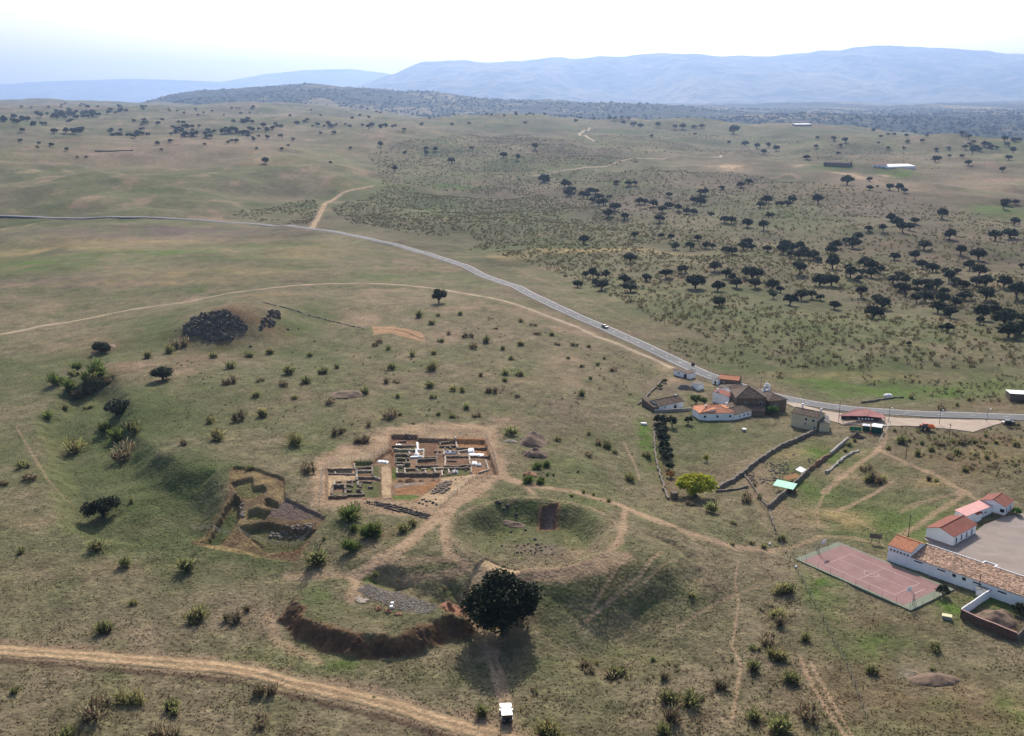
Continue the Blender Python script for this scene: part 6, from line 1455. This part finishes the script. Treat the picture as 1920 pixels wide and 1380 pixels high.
# ------------------------------------------------------------------ trees and hedges of the village
gard = protos(2, 500, 1500, .11, (.075, .095, .03), hratio=.75, lumps=9, trunk_h=.15)
dark = protos(2, 510, 1100, .12, (.032, .044, .022), hratio=.85, lumps=7, trunk_h=.12)
yel = protos(1, 520, 5200, .075, (.36, .37, .035), hratio=.68, lumps=14, trunk_h=.08)
yel2 = protos(1, 525, 900, .13, (.30, .26, .03), hratio=1.0, lumps=6, trunk_h=.2)
orn = protos(1, 530, 900, .13, (.33, .17, .03), hratio=.8, lumps=6, trunk_h=.15)
grn = protos(1, 535, 1800, .1, (.05, .12, .025), hratio=.8, lumps=8, trunk_h=.1)
tree_things(yel, [spot(1306, 930, 74, "big round yellow-green tree at the lower corner of the walled field")], "yellow_tree", None, "tree", cmat=LEAFY)
tree_things(yel2, [spot(1326, 866, 14, "small bright yellow bush tree alone in the walled field")], "yellow_bush", None, "tree", cmat=LEAFY)
tree_things(orn, [spot(1258, 896, 18, "small orange-leaved tree next to the big yellow-green tree")], "orange_tree", None, "tree", cmat=LEAFY)
rowp = [(1240,798,30),(1236,810,28),(1243,820,26),(1241,832,30),(1246,843,26),(1245,855,28),(1251,866,26),(1254,880,22)]
tree_things(dark, [spot(u, v, w) for u, v, w in rowp], "wall_tree", "small dark tree in the row along the western wall of the field", "tree", "row of dark trees along the field wall", cmat=OAKLEAF)
tree_things(dark, [spot(1260, 800, 24, "dark olive-like tree standing just right of the row along the field wall")], "olive_tree", None, "tree")
tree_things(dark, [spot(1290, 795, 18, "small olive-like tree close to the left corner of the long farmhouse")], "olive_tree", None, "tree")
tree_things(gard, [spot(1304, 758, 26, "broad green garden tree between the white store and the long farmhouse")], "garden_tree", None, "tree", cmat=LEAFY)
tree_things(gard[1:], [spot(1320, 758, 18, "small brownish garden tree touching the broad green one")], "garden_tree", None, "tree", cmat=LEAFY)
tree_things(gard, [spot(1238, 728, 14, "green bush at the bend of the low wall below the white shed"), spot(1247, 718, 12, "small green bush higher up the low wall towards the white shed")], "garden_bush", None, "bush", cmat=LEAFY)
tree_things(grn, [spot(1447, 778, 26, "bright green tree in front of the brown stone hall")], "green_tree", None, "tree", cmat=LEAFY)
tree_things(grn, [spot(1906, 966, 18, "green bush at the corner of the far red roofed classroom")], "green_bush", None, "bush", cmat=LEAFY)
tree_things(dark, [spot(1768, 1117, 26, "dark shrub in the shadow of the long school wing")], "dark_shrub", None, "bush")
tree_things(dark, [spot(1912, 1150, 26, "dark tree at the right edge beside the end of the school wing")], "dark_tree", None, "tree")
tree_things(dark, [spot(1890, 800, 14, "dark bush beside the parked grey car")], "dark_bush", None, "bush")

# ------------------------------------------------------------------ poles and street lamps
def pole(u, v, hh, label, lamp=True):
    x, y, z = L1(u, v); e = empty("street_lamp" if lamp else "utility_pole", (x, y, z), R(-70), label, "street lamp" if lamp else "utility pole")
    MB().tube((0, 0, -.4), (0, 0, hh), .11, .07).build("pole", STEEL if lamp else WOODD, e)
    if lamp:
        MB().tube((0, 0, hh - .1), (1.0, 0, hh + .25), .045).build("arm", STEEL, e); MB().rock((1.2, 0, hh + .22), .34, (1.3, .8, .5), 5, 8, 1, 0).build("lamp_head", WHITEC, e)
    else:
        MB().box(-.7, .7, -.05, .05, hh - .5, hh - .38).build("crossarm", WOODD, e)
        for k in (-.6, 0, .6): MB().tube((k, 0, hh - .38), (k, 0, hh - .2), .05).build("insulator", WHITEC, e)
pole(1761, 796, 5.5, "street lamp at the middle of the pale forecourt beside the road")
pole(1666, 792, 5.5, "street lamp at the corner of the forecourt behind the terrace canopy")
pole(1850, 791, 5.0, "street lamp at the narrow right end of the forecourt")
pole(1573, 784, 6.5, "wooden utility pole behind the grey roof of the cream cottage", False)
pole(1779, 826, 6.0, "wooden utility pole on the scrubby ground below the forecourt", False)
pole(1698, 862, 5.5, "wooden utility pole beside the path through the waste ground", False)
pole(1703, 1008, 6.5, "wooden utility pole behind the orange roofed school block", False)
pole(1426, 735, 6.5, "wooden utility pole at the roadside behind the church", False)
pole(1246, 608, 6.0, "pale lone utility pole in the scrub beyond the straight of the road", False)

# ------------------------------------------------------------------ vehicles
def wheel(e, x, y, r, w, mat=RUBBER):
    t = MB().tube((x - w/2, y, r), (x + w/2, y, r), r, n=14).build("wheel", mat, e)
    MB().tube((x - w/2 - .01, y, r), (x + w/2 + .01, y, r), r * .55, n=10).build("rim", STEEL, t)
def offroad():
    x0, y0, z0 = L1(951, 1360); a = (944.5 - 950.5) / F
    e = empty("off_road_vehicle", (x0, y0, z0 + .02), R(4), "white boxy off-road vehicle with a dark rear, driving up the track towards the big oak", "car")
    W = 1.02
    b = MB(); b.box(-W, W, .25, 2.95, .55, 1.12); b.box(-.62, .62, 2.953, 5.25, .6, 1.2); b.build("body", CARW, e)
    for s in (-1, 1):
        MB().box(min(s*.60, s*1.07), max(s*.60, s*1.07), 4.25, 5.42, .6, 1.10).build("fender", CARW, e)
        MB().box(min(s*1.03,s*1.09), max(s*1.03,s*1.09), .35, 1.6, .75, .98).build("side_trim", STEEL, e)
    c = MB(); c.add([(-W,.15,1.125),(W,.15,1.125),(W,2.95,1.125),(-W,2.95,1.125),(-.95,.22,2.0),(.95,.22,2.0),(.88,2.6,2.0),(-.88,2.6,2.0)], [(0,1,5,4),(1,2,6,5),(2,3,7,6),(3,0,4,7),(4,5,6,7)]); c.build("cabin", CARW, e)
    MB().slab([(-1.0,.12,2.10),(1.0,.12,2.10),(.98,2.1,2.12),(.74,2.65,2.06),(-.74,2.65,2.06),(-.98,2.1,2.12)], .09).build("roof", CARW, e)
    MB().add([(-.94,.135,1.15),(.94,.135,1.15),(.90,.19,1.97),(-.90,.19,1.97),(-.94,.10,1.15),(.94,.10,1.15),(.90,.155,1.97),(-.90,.155,1.97)], [(4,5,6,7),(0,3,2,1),(0,1,5,4),(1,2,6,5),(2,3,7,6),(3,0,4,7)]).build("rear_window", GLASSD, e)
    MB().add([(-.86,2.99,1.22),(.86,2.99,1.22),(.78,2.66,1.94),(-.78,2.66,1.94),(-.86,2.96,1.22),(.86,2.96,1.22),(.78,2.63,1.94),(-.78,2.63,1.94)], [(0,1,2,3),(4,7,6,5),(0,4,5,1),(1,5,6,2),(2,6,7,3),(3,7,4,0)]).build("windscreen", GLASSD, e)
    for s in (-1, 1):
        for y0_, y1_ in ((.5, 1.4), (1.55, 2.45)): MB().box(min(s*.985, s*1.03), max(s*.985, s*1.03), y0_, y1_, 1.25, 1.75).build("side_window", GLASSD, e)
        MB().box(min(s*1.06, s*1.3), max(s*1.06, s*1.3), 2.95, 3.25, 1.1, 1.35).build("mirror", CARW, e)
        MB().box(min(s*.72, s*.9), max(s*.72, s*.9), .14, .188, .72, .9).build("tail_light", LAMPG, e)
        for yy in (1.05, 4.55): wheel(e, s * .86, yy, .40, .24)
    MB().box(-.98, .98, .19, .245, .58, 1.12).build("tailgate", CARG, e); MB().box(-1.0, 1.0, .08, .24, .42, .56).build("rear_bumper", RUBBER, e); MB().box(-1.0, 1.0, 5.42, 5.55, .5, .66).build("front_bumper", RUBBER, e)
    s_ = MB().tube((0,.16,1.0),(0,-.04,1.0),.36,n=14).build("spare_wheel", RUBBER, e)
    bpy.context.view_layer.update()
offroad()
def saloon(a, b, paint, label, name="parked_car", on_road=False, lift=0.0):
    (ox, oy, oz), L, rz = frame_of(a, b); oz = max(oz, hz(ox + 2 * math.cos(rz), oy + 2 * math.sin(rz), pits=False)) + lift
    e = empty(name, (ox, oy, oz), rz, label, "car"); L = 4.3; D = 1.75
    prof = [(0,.35),(0,.8),(.25,.95),(.9,1.0),(1.0,1.0),(3.1,.98),(4.1,.85),(4.3,.65),(4.3,.35)]
    n = len(prof); V = [(x, 0, z) for x, z in prof] + [(x, D, z) for x, z in prof]
    MB().add(V, [tuple(range(n)), tuple(range(2*n-1, n-1, -1))] + [(i, n+i, n+(i+1)%n, (i+1)%n) for i in range(n)]).build("body", paint, e)
    MB().add([(.6,.06,1.0),(3.2,.06,.985),(2.5,.2,1.42),(1.1,.2,1.44),(.6,D-.06,1.0),(3.2,D-.06,.985),(2.5,D-.2,1.42),(1.1,D-.2,1.44)], [(0,1,2,3),(7,6,5,4),(1,5,6,2),(4,0,3,7)]).build("windows", GLASSD, e)
    MB().slab([(1.05,.17,1.47),(2.55,.17,1.45),(2.55,D-.17,1.45),(1.05,D-.17,1.47)], .04).build("roof", paint, e)
    for x in (.8, 3.4):
        for y in (.05, D-.05):
            t = MB().tube((x, y-.1, .31), (x, y+.1, .31), .31, n=12).build("wheel", RUBBER, e)
saloon((1127,614), (1137,617.5), CARG, "dark grey car driving along the straight of the main road", "moving_car", lift=.32)
saloon((1882,797), (1893,797), CARG, "grey car parked at the narrow right end of the forecourt", lift=.25)
def tractor():
    x, y, z = L1(1730, 806); e = empty("tractor", (x, y, z + .22), R(10), "dark red tractor with big black wheels at the edge of the forecourt", "tractor")
    MB().box(-.45, .45, -.5, 1.4, .9, 1.5).build("engine", CARR, e); MB().box(-.7, .7, -1.6, -.5, .8, 2.4).build("cab", CARG, e); MB().slab([(-.8,-1.7,2.55),(.8,-1.7,2.55),(.8,-.4,2.55),(-.8,-.4,2.55)], .12).build("roof", CARR, e)
    for s in (-1, 1): wheel(e, s*.85, -1.1, .8, .4); wheel(e, s*.7, 1.0, .5, .3)
    x, y, z = L1(1741, 807); e = empty("orange_trailer", (x, y, z + .22), R(80), "orange tipping trailer parked next to the dark red tractor", "trailer")
    MB().add([(-1,-1.6,.7),(1,-1.6,.7),(1,1.6,.7),(-1,1.6,.7),(-1.2,-1.8,1.7),(1.2,-1.8,1.7),(1.2,1.8,1.7),(-1.2,1.8,1.7),(-1.1,-1.7,1.7),(1.1,-1.7,1.7),(1.1,1.7,1.7),(-1.1,1.7,1.7),(-.9,-1.5,.8),(.9,-1.5,.8),(.9,1.5,.8),(-.9,1.5,.8)],
        [(3,2,1,0),(0,1,5,4),(1,2,6,5),(2,3,7,6),(3,0,4,7),(4,5,9,8),(5,6,10,9),(6,7,11,10),(7,4,8,11),(8,9,13,12),(9,10,14,13),(10,11,15,14),(11,8,12,15),(12,13,14,15)]).build("bed", CARO, e)
    for s in (-1, 1): wheel(e, s*1.0, 0, .45, .25)
    MB().tube((0, 1.6, .6), (0, 2.6, .5), .06).build("drawbar", STEEL, e)
tractor()

# ------------------------------------------------------------------ small things
def tin_roof():
    (ox, oy, oz), L, rz = frame_of(Z5([(1000,1035)])[0], Z5([(1092,1052)])[0]); e = empty("tin_shelter", (ox, oy, oz), rz, "open shelter with a mint green sheet roof in the lower corner of the stony pen", "shelter")
    L = max(L, 5.5); D = 3.6
    MB().slab([(-.3,-.3,1.9),(L+.3,-.3,1.75),(L+.3,D,2.3),(-.3,D,2.45)], .07).build("roof", MINT, e)
    for x in (0, L):
        for y, z in ((0, 1.7), (D-.2, 2.2)): MB().tube((x, y, -.5), (x, y, z), .07).build("post", WOODD, e)
    MB().box(L-.1, L, .2, D-.3, -.4, 1.6).build("side_panel", WOODD, e)
tin_roof()
def lean(label, a, b, D, z0, z1, mat, name):
    (ox, oy, oz), L, rz = frame_of(a, b); e = empty(name, (ox, oy, oz), rz, label, "sheet roof")
    MB().slab([(0,0,z0),(L,0,z0),(L,D,z1),(0,D,z1)], .06).build("sheet", mat, e)
    for x in (.1, L-.1): MB().tube((x,.1,-.4),(x,.1,z0-.08),.06).tube((x,D-.1,-.4),(x,D-.1,z1-.08),.06).build("post", WOODD, e)
lean("small tilted white sheet roof on the pen's right-hand wall above the mint roof", Z5([(1192,938)])[0], Z5([(1225,915)])[0], 2.2, 1.4, 1.9, WHITEC, "white_sheet_roof")
lean("rusty brown sheet roof between the mint roof and the white sheet", Z5([(1095,985)])[0], Z5([(1185,955)])[0], 2.2, 1.1, 1.5, M("rusty_sheet", (.26,.13,.05), var=.3, scale=1), "rusty_sheet_roof")
def tank():
    x, y, z = L1(1775, 1160); e = empty("concrete_tank", (x, y, z), R(-25), "small concrete block with a pale yellow lid near the corner of the walled yard", "tank")
    MB().box(-.95, .95, -.6, .6, -.3, .75).build("block", GREYW, e); MB().box(-1.05, 1.05, -.7, .7, .753, .88).build("lid", M("pale_yellow_lid", (.62,.58,.36), var=.12, scale=1), e)
    x, y, z = L1(1180 + 795/3.692, 640 + 622/3.692); e = empty("well_head", (x, y, z), 0, "round white well head in the middle of the walled field", "well")
    MB().tube((0,0,-.3),(0,0,.8),.75,.72,14).build("shaft", GREYW, e); MB().tube((0,0,.803),(0,0,.95),.8,.8,14).build("lid", WHITEW, e)
    x, y, z = L1(1207, 796); tag(MB().box(-.9,.9,-.4,.4,0,.55).box(-1.0,1.0,-.5,.5,.553,.68).build("water_trough", WHITEW, None, False, (x, y, z - .05), R(-10)), "white water trough on the green strip west of the field wall", "trough")
    x, y, z = L1(1264, 935); tag(MB().box(-.9,.9,-.8,.8,-.3,1.9).slab([(-1.0,-.9,2.05),(1.0,-.9,2.05),(1.0,.9,2.25),(-1.0,.9,2.25)],.12).build("brick_hut", RUBBLEW, None, False, (x, y, z), R(12)), "tiny brown brick hut left of the big yellow-green tree", "hut")
    x, y, z = L1(1299, 692); e = empty("road_sign", (x, y, z), R(-25), "dark square back of a road sign beside the white shed", "road sign")
    MB().tube((0,0,-.3),(0,0,2.4),.05).build("post", STEEL, e); MB().box(-.75,.75,-.05,-.01,1.2,2.8).build("panel", M("sign_back", (.05,.055,.06), var=.1, scale=2), e)
    x, y, z = L1(1665, 744); tag(MB().rock((0,0,.5),1.4,(1.3,.8,.6),6,9,3,.12).build("white_boulder", WHITEW, None, False, (x, y, z)), "bright white boulder beside the low wall beyond the road", "boulder")
    for i, (u, v) in enumerate([(801,1132),(734,1143)]): pass
    for u, v, lb in ((735.5,1133,"rear one of two white marker stones beside the stone bed"),(734,1140,"front one of two white marker stones beside the stone bed")):
        x, y, z = L1(u, v); tag(MB().box(-.35,.35,-.3,.3,-.1,.5).build("marker_stone", WHITEW, None, False, (x, y, z), R(15)), lb, "marker stone")
    for u, v, lb in ((1443,1012+9,"white painted stone at the gate post where the path meets the wire fence"),(1492,1064,"white painted stone at the western corner of the red court")):
        x, y, z = L1(u, v); tag(MB().rock((0,0,.2),.4,(1,1,.8),4,7,2,.15).build("painted_stone", WHITEW, None, False, (x, y, z)), lb, "stone")
tank()
def person():
    x, y, z = L1(*zb(1372, 540))
    bm = bpy.data.meshes.new("person"); vs_ = [(0,0,.95),(0,0,1.2),(0,0,1.42),(0,0,1.52),(0,.02,1.68),(.11,0,.9),(.13,.05,.48),(.13,0,.06),(.13,.16,.03),(-.11,0,.9),(-.12,-.06,.48),(-.12,-.10,.06),(-.12,.06,.03),(.20,0,1.40),(.27,-.02,1.12),(.27,.10,.88),(-.20,0,1.40),(-.27,-.02,1.12),(-.27,.08,.88)]
    ed = [(0,1),(1,2),(2,3),(3,4),(0,5),(5,6),(6,7),(7,8),(0,9),(9,10),(10,11),(11,12),(2,13),(13,14),(14,15),(2,16),(16,17),(17,18)]
    bm.from_pydata(vs_, ed, []); o = link("person", bm, M("red_and_dark_clothes", (.40,.08,.06), var=.1, scale=2), None, (x, y, z), R(160))
    s = o.modifiers.new("skin", 'SKIN'); rad = [.15,.16,.15,.06,.11,.1,.065,.05,.045,.1,.065,.05,.045,.07,.05,.04,.07,.05,.04]
    for i, v in enumerate(bm.skin_vertices[0].data): v.radius = (rad[i], rad[i]); v.use_root = (i == 0)
    o.modifiers.new("sub", 'SUBSURF').levels = 1; o.modifiers["sub"].render_levels = 1
    tag(o, "person in a red top standing in front of the larger white tent", "person")
    MB().rock((0, .0, 1.70), .125, (.95, 1.05, 1.15), 6, 8, 1, 0).build("hair", M("dark_hair", (.02,.015,.012), var=.1), o)
person()
